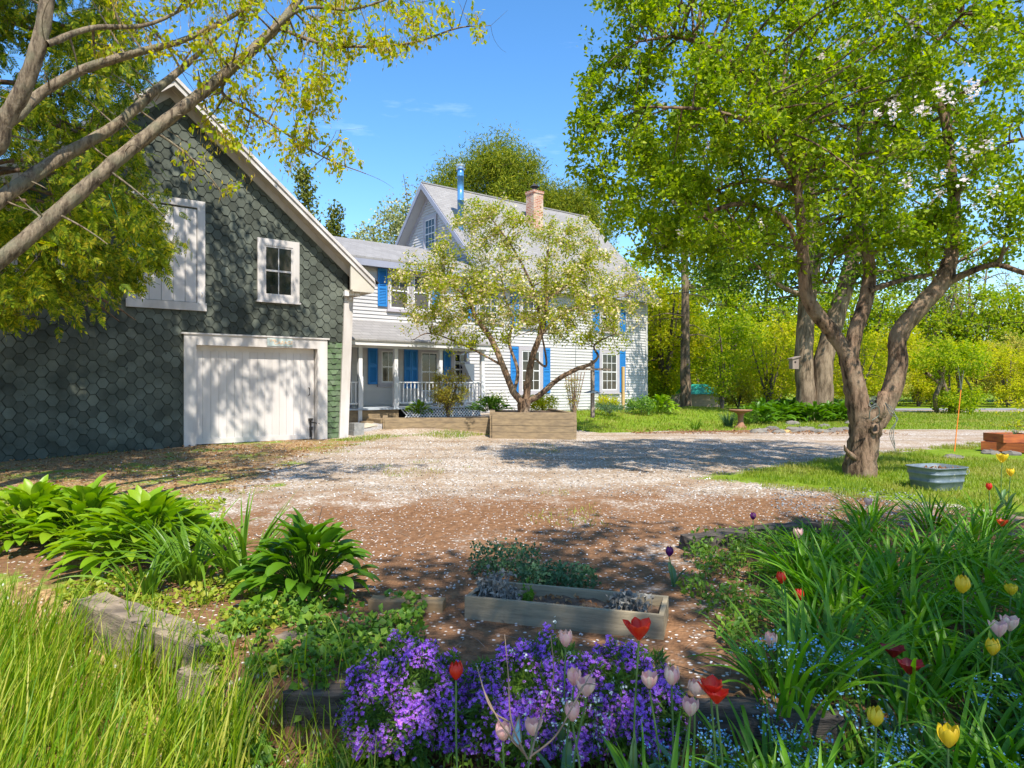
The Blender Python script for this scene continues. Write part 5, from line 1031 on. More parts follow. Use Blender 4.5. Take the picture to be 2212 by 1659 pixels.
dry(scatter(700, 3.4, 11, 18.9, 20.6, lambda x, y: x > 0), .07, 'dry leaves along the drive edge of the stone bed')
m = MB(); b_ = scatter(120, -1.5, 2.4, 3.4, 7, lambda x, y: x > -9); a_ = rng.uniform(0, 6.28, 120); e_ = b_ + np.stack([np.cos(a_), np.sin(a_), 0 * a_], 1) * rng.uniform(.05, .22, (120, 1)); tubes(m, curve(b_ + [0, 0, .01], e_ + [0, 0, .012], 4, .08), np.full((120, 4), .0022), 4); tag(m.build('fallen_twigs', M['twig']), 'thin dry twigs scattered on the soil', 'twigs', kind='stuff')
# ------------------------------------------------------------------ phlox, forget-me-nots
def mound(name, label, c, r, nf, white=0):
    o = empty(name, (c[0], c[1], float(gz(c[0], c[1]))), label, 'flowers'); c = np.array(c)
    def surf(n):
        d = nrm(rng.normal(size=(n, 3))); d[:, 2] = np.abs(d[:, 2]); d = d[(d[:, 1] < .5)]
        bmp = 1 + .16 * np.sin(d[:, 0] * 7 + c[0] * 7) * np.sin(d[:, 1] * 8) + rng.normal(size=len(d)) * .035 + .06 * np.sin(d[:, 0] * 23)
        return c + d * np.array(r) * bmp[:, None], d
    p, d = surf(nf); k = (np.sin(p[:, 0] * 14 + 1) * np.sin(p[:, 2] * 17 + p[:, 1] * 12) + rng.normal(size=len(p)) * .4) > -.18; p, d = p[k], d[k]
    m = MB(); flowers(m, p, rng.uniform(.014, .024, len(p)), 5, .75, facing=d * 1.2 + [0, -.3, .5]); m.build('flowers', M['phlox'], o)
    p, d = surf(nf); p = c + (p - c) * .93; m = MB(); leaves(m, p, rng.uniform(.03, .055, len(p)), .22, d=d + rng.normal(size=p.shape) * .5); 
    n = 18; th = np.linspace(0, 2 * math.pi, n, endpoint=False); rows = []
    for ph_ in np.linspace(0, math.pi / 2, 7): rows.append(np.stack([c[0] + r[0] * .86 * np.cos(th) * math.cos(ph_), c[1] + r[1] * .86 * np.sin(th) * math.cos(ph_), c[2] + r[2] * .86 * math.sin(ph_) + 0 * th], 1))
    rows = np.array(rows); i = np.arange(7 * n).reshape(7, n); nx = np.roll(i, -1, 1); m.add(rows.reshape(-1, 3), np.stack([i[:-1], nx[:-1], nx[1:], i[1:]], -1).reshape(-1, 4)); m.build('foliage', M['phloxleaf'], o)
    if white:
        q = c + (rng.normal(size=(white, 3)) * [.10, .08, .12] + [.12, -.32, .22]) * [1, 1, 1]; qq = np.repeat(q, 5, 0) + rng.normal(size=(white * 5, 3)) * .007; m = MB(); flowers(m, qq, .012, 4, .95); m.build('white_sprigs', M['whitepetal'], o); m = MB(); tubes(m, np.stack([q - [0, -.08, .16], q], 1), np.full((white, 2), .0013), 3); m.build('sprig_stems', M['weed'], o)
    return o
mound('phlox_clump', 'left violet phlox mound spilling over the timber', (-.50, 3.24, .03), (.30, .29, .36), 9500)
mound('phlox_clump', 'middle violet phlox mound mixed with white sprigs', (.14, 3.22, .03), (.36, .30, .37), 11000, 60)
mound('phlox_clump', 'right violet phlox mound beside the red tulip', (.54, 3.24, .03), (.25, .29, .34), 6800)
mound('phlox_clump', 'small violet phlox patch at the right end of the mounds', (.72, 3.24, .05), (.08, .14, .22), 700)
mound('phlox_clump', 'tiny violet phlox tuft below the right mound', (.66, 2.62, -.1), (.08, .08, .14), 120)
def forget(name, label, poly, n):
    xs_ = [p[0] for p in poly]; ys_ = [p[1] for p in poly]; b = scatter(n, min(xs_), max(xs_), min(ys_), max(ys_), lambda x, y: (sdpoly(x, y, poly) < 0) & clumpy(x, y, 3.)); t = b + np.column_stack([rng.normal(size=(n, 2)) * .02, rng.uniform(.12, .26, n)])
    o = MB(); q = np.repeat(t, 5, 0) + rng.normal(size=(n * 5, 3)) * [.012, .012, .006]; flowers(o, q, .011, 5, .95); r_ = tag(o.build(name, M['forget']), label, 'flowers', kind='stuff')
    o = MB(); tubes(o, curve(b, t, 3, 0), np.full((n, 3), .0015), 3); lf = on_twigs(curve(b, t, 3, 0), 3, .01, .1); leaves(o, lf, .03, .3); tag(o.build(name + '_stems', M['weed']), 'green stems under the ' + label, 'flowers', kind='stuff')
forget('forget_me_nots', 'pale blue forget me nots left of the dark red tulips', [(1.1, 2.75), (1.15, 3.4), (1.75, 3.3), (1.7, 2.7), (1.35, 2.55)], 330)
forget('forget_me_nots_small', 'pale blue forget me nots between the pink tulips', [(.55, 2.75), (.6, 3.1), (.95, 3.1), (.95, 2.6)], 110)
forget('forget_me_nots_front', 'pale blue forget me nots along the bottom right corner', [(1.3, 2.1), (1.4, 2.5), (2.2, 2.8), (2.2, 2.1)], 260)
forget('forget_me_nots_edge', 'few pale blue forget me nots under the pink tulips by the right edge', [(2.1, 2.9), (2.1, 3.3), (2.6, 3.3), (2.5, 2.9)], 60)
# ------------------------------------------------------------------ tulips
def tulip(i, vx, vy, D, col, label, size=1., op=0., lean=0.):
    h = P(vx, vy, D); x, y = h[0], h[1] + .0; zb = float(gz(x, y)); H = .068 * size
    o = empty('tulip', (x - lean, y, zb), label, 'tulip', 'tulips scattered through the flower beds')
    m = MB(); st_ = np.array([[x - lean, y, zb - .02], [x - lean * .5 + rng.normal() * .01, y, zb * .5 + h[2] * .5], [x, y, h[2] - H * .5]]); pts = spline(st_, 6); tubes(m, pts[None], np.full((1, len(pts)), .0042), 6); m.build('stem', M['stem'], o, True)
    m = MB(); nl = 3; ribbons(m, np.repeat(np.array([[x - lean, y, zb]]), nl, 0), rng.uniform(0, 6.28, nl), rng.uniform(.2, .34, nl) * min(1., max(.5, (h[2] - zb) / .45)), rng.uniform(.035, .055, nl), rng.uniform(.1, .4, nl), rng.uniform(.3, 1.1, nl), 7, lambda t: np.sin(math.pi * min(1, .12 + t * .87)) ** .7, .3, .4); m.build('leaf', M['tulipleaf'], o, True)
    m = MB(); W_ = .031 * size; K, J = 8, 6; a0 = rng.uniform(0, 6.28)
    for k in range(6):
        inner = k % 2; ac = a0 + k * math.pi / 3; o2 = op * rng.uniform(.6, 1.3) + (.04 if not inner else -.02); hh = H * rng.uniform(.93, 1.06); rows = []
        for a in range(K):
            t = a / (K - 1); rr = W_ * (.16 + .95 * math.sin(min(t * 1.75, 1.57)) ** .8 - (.62 - op * 1.1) * max(0, t - .42) ** 1.2 * 1.9) * (.93 if inner else 1.0) + W_ * o2 * t * t * 2.2
            z = hh * (t - .42) - (H * op * .45 * t ** 3); hw = .60 * (.55 + .45 * math.sin(math.pi * min(t, .5))) * max(.02, 1 - (max(0, t - .5) / .5) ** 3.2) ** .6
            row = []
            for b in range(J):
                u = (b / (J - 1) - .5) * 2; an = ac + u * hw * 1.05; r2 = rr * (1 - .10 * u * u) + (.0015 * math.sin(u * 9 + k))
                row.append((x + r2 * math.cos(an), y + r2 * math.sin(an), h[2] + z - abs(u) ** 2 * hh * .02))
            rows.append(row)
        i_ = np.arange(K * J).reshape(K, J); m.add(np.array(rows).reshape(-1, 3), np.stack([i_[:-1, :-1], i_[:-1, 1:], i_[1:, 1:], i_[1:, :-1]], -1).reshape(-1, 4))
    m.build('petals', PET[col], o, True); return o
TL = [(985, 1452, 2.6, 'red', 'red tulip with orange edges in front of the left phlox mound', 1, 0), (1380, 1362, 2.75, 'red', 'wide open scarlet tulip before the right end of the planter', 1.25, .3), (1688, 1249, 4.0, 'red', 'red tulip higher of the pair left of the daylilies', 1.05, 0), (1727, 1286, 3.9, 'red', 'red tulip lower of the pair left of the daylilies', 1, 0),
      (1536, 1488, 2.5, 'red', 'open red tulip just right of the pink tulips', 1, .3), (1548, 1505, 2.45, 'red', 'drooping red tulip touching the open red one', .85, .35), (1930, 1408, 3.2, 'dark', 'ragged dark red tulip upper of the dark pair', .95, .42), (1965, 1442, 3.0, 'dark', 'ragged dark red tulip lower of the dark pair', 1.05, .42),
      (2137, 1052, 7.2, 'red', 'small bright red tulip behind the daylilies near the tub', 1.15, 0), (2165, 1130, 6.0, 'orange', 'orange red open tulip among daylilies at the far right', 1, .4), (2079, 1265, 3.6, 'yellow', 'tall yellow tulip left of the right edge pair', 1.35, 0), (2184, 1275, 4.0, 'yellow', 'yellow tulip at the right edge above the pink pair', 1., .15),
      (2144, 1400, 3.2, 'yellow', 'yellow tulip just below the pink pair at the right', 1.12, 0), (1892, 1551, 2.6, 'yellow', 'yellow tulip in the daylilies at bottom centre right', 1.1, 0), (2048, 1593, 2.4, 'yellow', 'largest yellow tulip near the bottom right corner', 1.15, .12), (2165, 990, 8.0, 'yellow', 'tall yellow tulip in front of the red planter boxes', 1.7, .25), (2183, 1021, 7.6, 'yellow', 'small yellow tulip below the tall one near the red boxes', 1.3, .1),
      (1222, 1382, 3.0, 'pink', 'pale pink tulip standing highest over the middle phlox', 1.05, .05), (1240, 1465, 2.75, 'pink', 'pale pink tulip behind its larger striped neighbour', 1, .08), (1267, 1487, 2.6, 'pink', 'pink striped open tulip in the middle of the phlox', 1.1, .2), (1236, 1540, 2.5, 'pink', 'pale pink tulip low in the middle phlox', 1, .05), (1150, 1573, 2.45, 'pink', 'pink tulip right of the glass ornament', .9, .2), (1086, 1583, 2.4, 'pink', 'peach pink tulip left of the glass ornament', .95, .1),
      (1403, 1472, 2.7, 'pink', 'cream pink tulip with gaping petals right of the phlox', 1, .18), (1451, 1463, 2.7, 'pink', 'rosy pink tulip second right of the phlox', 1.1, .03), (1501, 1488, 2.7, 'pink', 'pink tulip beside the open red tulip', .95, .05), (1491, 1530, 2.6, 'pink', 'pink tulip lowest of the group right of the phlox', 1, .12), (1665, 1384, 3.4, 'pink', 'salmon pink tulip above the blue forget me nots', 1.05, .1),
      (2158, 1360, 3.3, 'pink', 'left pink tulip of the touching pair by the right edge', 1.15, .2), (2182, 1348, 3.35, 'pink', 'right pink tulip of the touching pair by the right edge', 1.15, .2), (1724, 1153, 5.2, 'pink', 'small pink tulip at the end of the dark timber', 1.2, .1), (1875, 1085, 6.6, 'pink', 'faint pink tulip on the far edge of the daylilies', 1.2, .1),
      (1446, 1193, 5.0, 'purple', 'dark purple tulip on bare soil left of the dark timber', 1.1, 0), (1627, 1116, 6.2, 'purple', 'dark purple tulip behind the dark timber', 1, 0)]
for i, t in enumerate(TL): tulip(i, *t[:3], t[3], t[4], t[5], t[6], rng.normal() * .03)
# extra tulip foliage clumps near front
m = MB()
tf = empty('tulip_foliage', gl(.62, 2.5), 'broad blue green tulip leaves at the bottom right of the phlox', 'plant')
for x, y in ((.5, 2.35), (.72, 2.4), (.3, 2.3), (.85, 2.3), (-.3, 2.5), (-.15, 2.45)):
    n = 6; ribbons(m, np.repeat(np.array([[x, y, float(gz(x, y))]]), n, 0) + rng.normal(size=(n, 3)) * .015, rng.uniform(0, 6.28, n), rng.uniform(.18, .32, n), rng.uniform(.045, .07, n), rng.uniform(.05, .5, n), rng.uniform(.2, 1.0, n), 7, lambda t: np.sin(math.pi * min(1, .12 + t * .87)) ** .7, .3, .4)
m.build('leaves', M['tulipleaf'], tf, True)
# lance-leaved young lilies
for i, (x, y, lb) in enumerate(((-.42, 2.3, 'lance leaved shoots at the bottom below the left phlox'), (-.12, 2.28, 'lance leaved shoots left of the peach tulip'), (.05, 2.25, 'lance leaved shoots under the glass ornament'), (.95, 2.62, 'pale lance leaved shoot beside the red open tulip'), (-.72, 2.35, 'weedy lance leaved shoots at the bottom left of the phlox'))):
    o = empty('leafy_shoots', gl(x, y), lb, 'plant'); m = MB()
    for k in range(6 if i < 3 else 4):
        bx_, by_ = x + rng.normal() * .06, y + rng.normal() * .04; z = float(gz(bx_, by_)); H = rng.uniform(.16, .27); tubes(m, [[(bx_, by_, z), (bx_, by_, z + H)]], [[.004, .003]], 5); n = 16
        t = np.linspace(.25, 1, n); ribbons(m, np.stack([np.full(n, bx_), np.full(n, by_), z + H * t], 1), np.arange(n) * 2.4, .10 * (1.2 - .5 * t), .018, .9 - .6 * t, .5, 4, lambda t: np.sin(math.pi * min(1, .15 + t * .84)), .2)
    m.build('leaves', M['weed'], o, True)
# bare twigged young shrub and ornament
bs = empty('bare_shrub', P(1140, 1625, 2.35), 'bare young shrub with thin forked branches before the middle phlox', 'shrub'); m = MB()
D = 2.35
for pts in ([(1140, 1640), (1105, 1560), (1098, 1460), (1090, 1370)], [(1145, 1640), (1165, 1560), (1195, 1470), (1190, 1370)], [(1145, 1635), (1200, 1590), (1240, 1520), (1285, 1440)], [(1138, 1635), (1080, 1560), (1040, 1480)], [(1100, 1560), (1060, 1530), (1030, 1440)], [(1240, 1520), (1262, 1480), (1290, 1480)]):
    limb(m, [P(a, b, D + rng.uniform(-.05, .05)) for a, b in pts], [.0038, .003, .0014], 6, 5, .08)
m.build('branches', M['twig'], bs, True)
og = empty('glass_ornament', P(1115, 1600, 2.42), 'small triangular stained glass ornament with silver edge low in the flowers', 'ornament')
D = 2.42; c0 = [P(1104, 1598, D), P(1121, 1545, D), P(1127, 1602, D), P(1117, 1612, D)]; m = MB(); v = np.array(c0); m.add(np.concatenate([v, v + [0, .004, 0]]), [(0, 1, 2, 3), (4, 7, 6, 5)]); m.build('glass', solid('pale blue glass', (.35, .55, .7), (.1, .45, .5), 30, .1, spec=.8, bst=0), og)
m = MB(); e = v + [0, -.002, 0]; tubes(m, np.stack([e, np.roll(e, -1, 0)], 1), np.full((4, 2), .0022), 5); tubes(m, [[e[0], (e[1] + e[2]) / 2]], [[.0015] * 2], 5); m.build('rim', M['steel'], og)
# ------------------------------------------------------------------ timbers, boxes
def beam(name, label, cat, a, b, w_, z0, z1, mat, rough=.012, seg=10):
    a = np.array(a, float); b = np.array(b, float); d = nrm(b - a); s = np.array([-d[1], d[0]]); m = MB(); rows = []
    for k in range(seg + 1):
        t = k / seg; c = a * (1 - t) + b * t; row = []
        for (o, z) in ((-.5, z0), (-.5, z1 - .01), (-.45, z1), (-.2, z1), (.1, z1 - .004), (.45, z1), (.5, z1 - .012), (.5, z0)):
            p = c + s * w_ * o; row.append((p[0] + rng.normal() * rough * .4, p[1] + rng.normal() * rough * .4, z + rng.normal() * rough * .5))
        rows.append(row)
    i = np.arange((seg + 1) * 8).reshape(seg + 1, 8); nx = np.roll(i, -1, 1); m.add(np.array(rows).reshape(-1, 3), np.stack([i[:-1], nx[:-1], nx[1:], i[1:]], -1).reshape(-1, 4)); m.f.append(i[:1, ::-1] + 0); m.f.append(i[-1:])
    return tag(m.build(name, M[mat]), label, cat)
beam('railway_tie', 'old grey railway tie beside the tall grass on the left', 'timber', (-2.80, 4.52), (-1.62, 3.72), .2, -.1, .25, 'tie')
beam('timber_post', 'short upright timber at the near end of the left railway tie', 'timber', (-1.72, 3.62), (-1.56, 3.54), .13, -.15, .16, 'tie', .008, 4)
beam('broken_timber', 'rotten timber half buried behind the flat grey board', 'timber', (-1.35, 3.95), (-.78, 3.85), .13, .02, .20, 'tie')
beam('flat_board', 'flat weathered grey board lying left of the phlox', 'board', (-1.27, 3.52), (-.88, 3.66), .12, .12, .155, 'tie', .006)
beam('edging_timber', 'long dark timber edging the bed behind the phlox', 'timber', (-1.1, 3.36), (1.15, 3.22), .16, -.12, .17, 'oldtie')
beam('edging_timber', 'rotting dark timber right of the small phlox patch', 'timber', (.95, 3.25), (1.5, 3.12), .16, -.1, .16, 'oldtie')
x1, y1 = G(1480, 1190); x2, y2 = G(1760, 1150)
beam('dark_log', 'blackened log lying along the upper edge of the right bed', 'timber', (x1, y1), (x2, y2), .18, .15, .31, 'oldtie', .02)
x1, y1 = G(797, 1318); x2, y2 = G(958, 1324); beam('lumber_block', 'short offcut of tan lumber left of the wooden planter', 'timber', (x1, y1 + .05), (x2, y2 + .05), .11, .15, .24, 'block', .003, 3)
# planter
A = np.array([-.30, 4.32]); Bq = np.array([.88, 3.96]); d = nrm(Bq - A); s = np.array([-d[1], d[0]]); Ln = np.linalg.norm(Bq - A)
ppt = lambda a, b, z: (A[0] + d[0] * a + s[0] * b, A[1] + d[1] * a + s[1] * b, z)
pl = empty('wooden_planter', ppt(Ln / 2, .2, .16), 'long weathered wooden planter box on the bare soil', 'planter')
m = MB(); hexa(m, ppt, 0, Ln, 0, .03, .14, .305); m.build('side_board', M['greywood'], pl); m = MB(); hexa(m, ppt, 0, Ln, .36, .39, .14, .305); m.build('side_board', M['greywood'], pl)
m = MB(); hexa(m, ppt, .0, .03, .031, .359, .14, .303); m.build('end_board', M['greywood'], pl); m = MB(); hexa(m, ppt, Ln - .03, Ln, .031, .359, .14, .303); m.build('end_board', M['greywood'], pl)
m = MB(); N1, N2 = 30, 10; aa, bb = np.meshgrid(np.linspace(.031, Ln - .031, N1), np.linspace(.031, .359, N2), indexing='ij'); zz = .245 + rng.normal(size=aa.shape) * .008; vv = np.array([ppt(a, b, z) for a, b, z in zip(aa.ravel(), bb.ravel(), zz.ravel())]); i = np.arange(N1 * N2).reshape(N1, N2); m.add(vv, np.stack([i[:-1, :-1], i[1:, :-1], i[1:, 1:], i[:-1, 1:]], -1).reshape(-1, 4)); m.build('soil', M['soil'], pl)
def planted(label, a, b, n, spread, hh, mat, lsz, name='dead_plant', cat='plant'):
    c = np.array(ppt(a, b, .25)); m = MB(); t = c + rng.normal(size=(n, 3)) * [spread, spread * .7, .01]; t2 = t + rng.normal(size=(n, 3)) * [.02, .02, 0] + np.column_stack([np.zeros((n, 2)), rng.uniform(.3, 1, n) * hh]); tubes(m, curve(t, t2, 3, 0), np.full((n, 3), .003), 3); p = np.repeat(t2, 5, 0) + rng.normal(size=(n * 5, 3)) * .015; leaves(m, p, lsz, .6, d=rng.normal(size=p.shape) + [0, 0, -.9], fold=.5); return tag(m.build(name, M[mat]), label, cat)
planted('shrivelled grey plant drooping over the left end of the planter', .14, .15, 45, .05, .16, 'dead', .045); planted('small shrivelled grey plant at the left in the planter', .27, .1, 16, .02, .1, 'dead', .04)
planted('shrivelled grey plant near the right end of the planter', 1.02, .14, 45, .05, .12, 'dead', .045); planted('small green seedling in the planter', .34, .2, 4, .02, .09, 'weed', .05, 'seedling')
m = MB(); b_ = np.array([ppt(rng.uniform(.35, 1.0), rng.uniform(.05, .34), .255) for _ in range(60)]); leaves(m, b_, .04, .6, up=1.5, fold=.5); tag(m.build('planter_debris', M['litter']), 'dry leaves lying on the planter soil', 'leaves', kind='stuff')
# tub
tx, ty = 5.75, 9.25; tz = float(gz(tx, ty)); tb = empty('metal_tub', (tx, ty, tz), 'square galvanised wash tub with dead leaves right of the apple tree', 'tub'); m = MB()
def sq(hw, hd, z, n=40, rz=.32):
    th = np.arange(n) / n * 6.2832; c, s_ = np.cos(th), np.sin(th); k = (np.abs(c) ** 4.5 + np.abs(s_) ** 4.5) ** (-1 / 4.5); x, y = c * k * hw, s_ * k * hd
    return np.stack([tx + x * math.cos(rz) - y * math.sin(rz), ty + x * math.sin(rz) + y * math.cos(rz), tz + z + 0 * th], 1)
pr = [(.27, .22, 0), (.285, .235, .1), (.293, .243, .105), (.293, .243, .125), (.288, .238, .13), (.302, .252, .2), (.31, .26, .205), (.31, .26, .225), (.305, .255, .23), (.318, .268, .29), (.332, .282, .292), (.332, .282, .302), (.318, .268, .304), (.30, .25, .2)]
rows = np.array([sq(*q) for q in pr]); i = np.arange(len(pr) * 40).reshape(len(pr), 40); nx = np.roll(i, -1, 1); m.add(rows.reshape(-1, 3), np.stack([i[:-1], nx[:-1], nx[1:], i[1:]], -1).reshape(-1, 4)); m.build('body', M['galv'], tb, True)
m = MB(); m.add(sq(.31, .26, .225), [list(range(40))]); m.build('fill', M['soil'], tb)
c = sq(.325, .275, .25)[[2]][0]; m = MB(); th = np.linspace(0, 6.2832, 15); cc = sq(.322, .272, .235)[36]; tubes(m, np.stack([cc[0] + .04 * np.cos(th), cc[1] + 0 * th - .0, cc[2] + .035 * np.sin(th)], 1)[None], np.full((1, 15), .006), 5); m.build('handle', M['steel'], tb)
m = MB(); n = 160; p = np.array([tx, ty, tz + .24]) + rng.uniform(-1, 1, (n, 3)) * [.25, .2, .02]; leaves(m, p, .06, .5, up=1, fold=.4); tag(m.build('tub_leaves', M['litter']), 'dry brown leaves inside the metal tub', 'leaves', kind='stuff')
# red planters
def redbox(label, c, w_, d_, h_, rz):
    o = empty('red_planter_box', c, label, 'planter'); ca, sa = math.cos(rz), math.sin(rz); pt = lambda a, b, z: (c[0] + a * ca - b * sa, c[1] + a * sa + b * ca, c[2] + z)
    for (a0, a1, b0, b1) in ((-w_ / 2, w_ / 2, -d_ / 2, -d_ / 2 + .03), (-w_ / 2, w_ / 2, d_ / 2 - .03, d_ / 2), (-w_ / 2, -w_ / 2 + .03, -d_ / 2 + .031, d_ / 2 - .031), (w_ / 2 - .03, w_ / 2, -d_ / 2 + .031, d_ / 2 - .031)):
        m = MB(); hexa(m, pt, a0, a1, b0, b1, 0, h_); m.build('board', M['redwood'], o)
    m = MB(); hexa(m, pt, -w_ / 2 + .031, w_ / 2 - .031, -d_ / 2 + .031, d_ / 2 - .031, h_ * .3, h_ - .03); m.build('soil', M['soil'], o); return o
rz_ = .25; rx, ry_ = 10.32, 14.1; rg = float(gz(rx, ry_))
redbox('lower red wooden planter box at the right edge, turned cornerwise', (rx + .15, ry_, rg + .03), 1.1, .95, .18, -.85); redbox('smaller red wooden planter box standing on the lower one', (rx - .02, ry_ + .05, rg + .212), .68, .56, .17, .05)
clump('chives', 'small tuft of green in the upper red box', 'plant', (rx + .1, ry_ + .05, rg + .36), strap, 'leaves', 'mint', None, .1, .14, 24, .008, .5)
bush('rose_bush', 'thin leafy rose behind the red boxes at the right edge', 'shrub', (rx + 1.1, ry_ + 1.0, rg), .7, 1.35, 70, 10, .06, 'hedge1', .2, 6, 'barkred')
m = MB(); tubes(m, [PP((2062, 975, 14.0), (2076, 842, 14.0))], [[.011, .008]], 6); tag(m.build('orange_marker', M['orange']), 'thin orange driveway marker rod left of the red boxes', 'marker')
m = MB(); tubes(m, [PP((2076, 841, 14.0), (2070, 790, 14.0)), PP((2076, 841, 14), (2082, 800, 14))], [[.01, .004]] * 2, 5); tag(m.build('frayed_cord', M['wire']), 'frayed grey cord at the top of the orange marker', 'cord')
for i, (vx_, vy_, lb) in enumerate(((2140, 980, 'flat grey stone in front of the red boxes'), (2185, 982, 'rounded grey stone below the corner of the red boxes'), (2060, 990, 'pale stone in the mulch left of the red boxes'))):
    m = MB(); c = gp(vx_, vy_); lathe(m, (c[0], c[1], c[2] - .03), [(.17, 0), (.18, .05), (.12, .09), (.001, .1)], 9); m.v[0] = m.v[0] + rng.normal(size=m.v[0].shape) * .012; tag(m.build('stone', M['stone']), lb, 'stone')
# stones row
SG = 'field stones edging the bed under the double trunk tree'
for i, vx_ in enumerate([1640, 1655, 1668, 1684, 1698, 1712, 1727, 1744, 1758, 1774, 1790, 1806, 1822, 1712, 1780, 1840]):
    c = gp(vx_, 932 - (i > 12) * 12 + rng.normal() * 2.5); r_ = rng.uniform(.11, .2); m = MB(); lathe(m, (c[0], c[1], c[2] - .05), [(r_ * 1.1, 0), (r_ * 1.15, r_ * .4), (r_ * .9, r_ * .75), (r_ * .4, r_ * .9), (.001, r_ * .92)], 9); m.v[0] = (m.v[0] - c) * [1.25, .8, 1] + c + rng.normal(size=m.v[0].shape) * r_ * .09
    tag(m.build('field_stone', M['stone'] if i != 4 else M['stakewood']), 'rough field stone in the row edging the bed under the double trunk tree' if i != 4 else 'ochre field stone in the edging row left of the apple trunk', 'stone', SG)
# bird bath
c = gp(1600, 925); bb_ = empty('bird_bath', c, 'brown clay bird bath on the lawn edge left of the hosta bed', 'bird bath'); m = MB(); lathe(m, c, [(.2, 0), (.19, .05), (.12, .09), (.085, .2), (.09, .4), (.13, .48)], 18); m.build('pedestal', M['terra'], bb_, True); m = MB(); lathe(m, c, [(.13, .48), (.28, .52), (.36, .57), (.36, .59), (.33, .585), (.2, .55), (.001, .54)], 22); m.build('bowl', M['terra'], bb_, True)
# birdhouse
D = 21.9; m = MB(); c = P(1715, 797, D); obox(m, c, .22, .2, .34, .2); bh = empty('birdhouse', c, 'small wooden birdhouse on the left trunk of the double tree', 'birdhouse'); m.build('box', M['postwood'], bh); m = MB(); obox(m, c + [0, 0, .345], .3, .28, .03, .2, .25); m.build('roof', M['postwood'], bh); m = MB(); lathe(m, (0, 0, 0), [(.03, 0), (.0, .004)], 10); v = m.v[0]; m.v[0] = np.stack([v[:, 0], -v[:, 2] - .112, v[:, 1]], 1) + c + [0, 0, .22]; m.build('entrance', M['black'], bh)
# feeder post, trellis, stake
def gpost(vx, vyb, vyt, D, w_, name, label, mat, cat): m = MB(); b = P(vx, vyb, D); t = P(vx, vyt, D); obox(m, (b[0], b[1], b[2]), w_, w_, t[2] - b[2], .3); o = empty(name, b, label, cat); m.build('post', M[mat], o); return o, b, t
o, b, t = gpost(1280, 902, 778, 19.5, .09, 'clothesline_post', 'grey wooden cross post with a tray standing before the right windows', 'postwood', 'post'); m = MB(); obox(m, (b[0], b[1] - .05, P(0, 800, 19.5)[2]), 1.02, .05, .06, .02); m.build('cross_arm', M['postwood'], o); m = MB(); lathe(m, (b[0], b[1], P(0, 849, 19.5)[2]), [(.26, 0), (.2, .03), (.05, .08)], 14); m.build('baffle', M['galv'], o)
gpost(1346, 884, 792, 24.0, .09, 'wood_stake', 'yellow wooden stake leaning by the right corner window', 'stakewood', 'stake')
D = 23.4; tr = empty('trellis', P(1238, 895, D), 'brown fan trellis with a thin rose against the white siding', 'trellis'); m = MB()
for k in range(7): tubes(m, [PP((1234 + k * 1.6, 893, D), (1219 + k * 7.4, 803, D))], [[.014, .014]], 4)
for yy, a, b in ((820, 1222, 1260), (845, 1226, 1256), (868, 1230, 1252)): tubes(m, [PP((a, yy, D - .03), (b, yy, D - .03))], [[.012, .012]], 4)
m.build('slats', M['trellis'], tr)
bush('climbing_rose', 'thin reddish rose climbing on the brown fan trellis', 'shrub', tuple(P(1240, 893, D - .25)), .34, 1.4, 60, 9, .06, 'bronze', .1, 5, 'barkred')
m = MB(); pts = np.stack([P(1242 + 2 * t, 890 - 160 * t, 24.8) for t in np.linspace(0, 1, 4)]); tubes(m, pts[None], np.full((1, 4), .008), 4); tag(m.build('wall_cable', M['barkred'] if 0 else M['wire']), 'thin cable running down the white siding left of the trellis', 'cable')
# timber beds near the house
def bed(name, label, pts, z0, z1, w_=.14):
    o = empty(name, (pts[0][0], pts[0][1], z0), label, 'garden bed')
    for k in range(len(pts) - 1):
        a, b = np.array(pts[k]), np.array(pts[k + 1]); d_ = nrm(b - a); s_ = np.array([-d_[1], d_[0]]); Lk = np.linalg.norm(b - a); nl = max(1, int(round((z1 - z0) / .16))); hh = (z1 - z0) / nl
        pt = lambda u_, v_, z: (a[0] + d_[0] * u_ + s_[0] * v_, a[1] + d_[1] * u_ + s_[1] * v_, z)
        for j in range(nl):
            m = MB(); hexa(m, pt, (0 if (j + k) % 2 else .002), Lk, -w_ / 2 + rng.uniform(-.006, .006), w_ / 2, z0 + j * hh + .002, z0 + (j + 1) * hh - .004); m.build('timber', M['treated'], o)
    return o
fl_ = P(1064, 928, 17.6); fr_ = P(1240, 930, 17.3); q1 = (fl_[0], fl_[1]); q2 = (fr_[0], fr_[1]); zt = P(0, 891, 17.4)[2]
o = bed('raised_timber_bed', 'high raised bed of tan timbers in front of the crabapple', [(q1[0] - .1, q1[1] + 3.2), q1, q2, (q2[0] - .45, q2[1] + 3.0)], .25, zt)
m = MB(); m.add([(q1[0] - .1, q1[1] + 3.2, zt - .06), (q1[0], q1[1], zt - .06), (q2[0], q2[1], zt - .06), (q2[0] - .45, q2[1] + 3.0, zt - .06)], [(0, 1, 2, 3)]); m.build('soil', M['soil'], o)
g1 = P(832, 908, 18.9); g2 = P(1062, 906, 18.9)
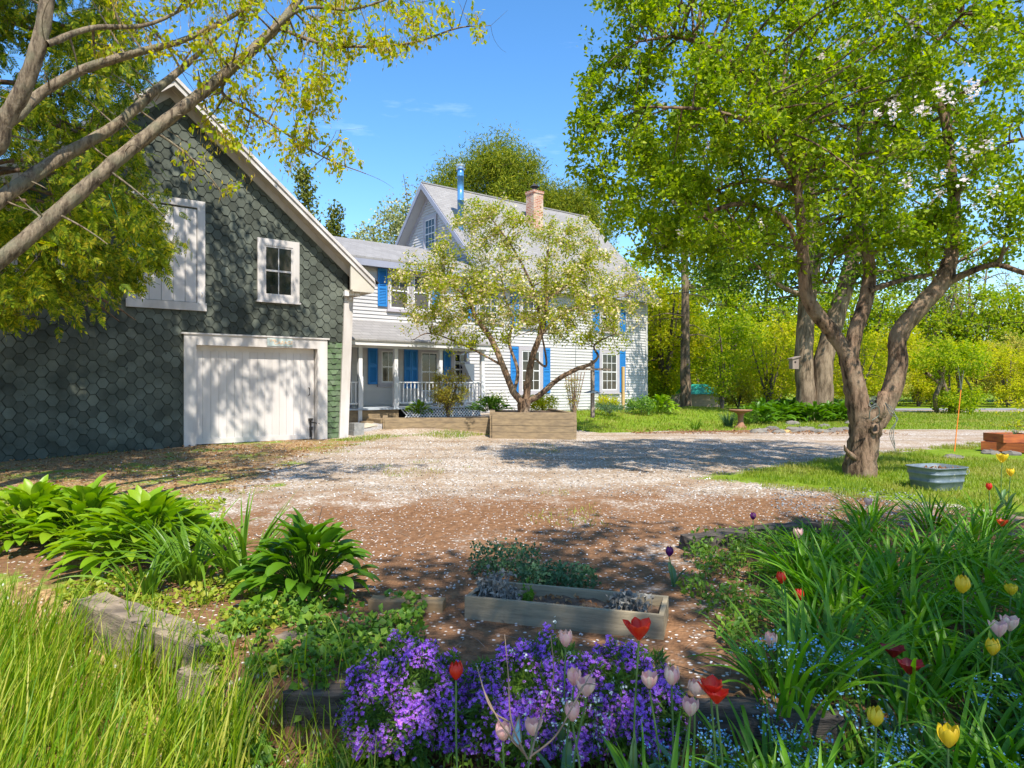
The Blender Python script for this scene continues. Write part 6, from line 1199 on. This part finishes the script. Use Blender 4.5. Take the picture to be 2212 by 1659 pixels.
o = bed('low_timber_bed', 'low bed of weathered timbers along the front of the porch', [(g1[0] - .3, g1[1] + 1.6), (g1[0], g1[1]), (g2[0] - .05, g2[1])], .3, .72)
m = MB(); m.add([(g1[0] - .3, g1[1] + 1.6, .64), (g1[0], g1[1], .64), (g2[0], g2[1], .64), (g2[0], g2[1] + 2.2, .64)], [(0, 1, 2, 3)]); m.build('soil', M['soil'], o)
m = MB(); c = P(788, 915, 19.5); lathe(m, (c[0], c[1], float(gz(c[0], c[1])) - .03), [(.3, 0), (.33, .06), (.25, .11), (.001, .12)], 9); m.v[0] = (m.v[0] - c) * [1.3, .7, 1] + c + rng.normal(size=m.v[0].shape) * .02; tag(m.build('flat_rock', M['rock']), 'pale flat rock at the foot of the porch steps', 'rock')
# shed
D = 41.5; sh0 = empty('garden_shed', P(1500, 872, D), 'unpainted board shed with a green roof beyond the lawn', 'shed'); c = sh0.location
spt = lambda a, b, z: (c.x + a * 1.15, c.y + b, .2 + z * 1.15); m = MB(); hexa(m, spt, -.3, 1.35, 0, 2.4, 0, .75); 
for k in range(6): hexa(m, spt, -.3, 1.35, -.02, -.001, k * .125, k * .125 + .115)
m.build('wall', M['shedwall'], sh0); m = MB(); m.add([spt(-.5, -.2, .72), spt(1.5, -.2, .72), spt(1.0, 1.2, 1.25), spt(-.3, 1.2, 1.25), spt(1.5, 2.6, .72), spt(-.5, 2.6, .72)], [(0, 1, 2, 3), (3, 2, 4, 5)]); m.build('roof', M['green roof'], sh0)
m = MB()
for k in range(8): hexa(m, spt, -1.5 + k * .145, -1.5 + k * .145 + .13, -.05, -.02, -.05, .72 + .02 * (k % 3))
fn = m.build('board_fence', M['postwood']); tag(fn, 'short grey vertical board fence left of the shed', 'fence')
# overhead wire between trees
m = MB(); tubes(m, [spline(PP((1440, 636, 33), (1600, 618, 30), (1760, 612, 26)), 6)], [np.full(13, .02)], 4); tag(m.build('overhead_wire', M['iron']), 'dark overhead wire crossing in front of the spruce', 'wire')
print('tris', sum(len(o.data.polygons) for o in bpy.data.objects if o.type == 'MESH'), 'objects', len(bpy.data.objects))
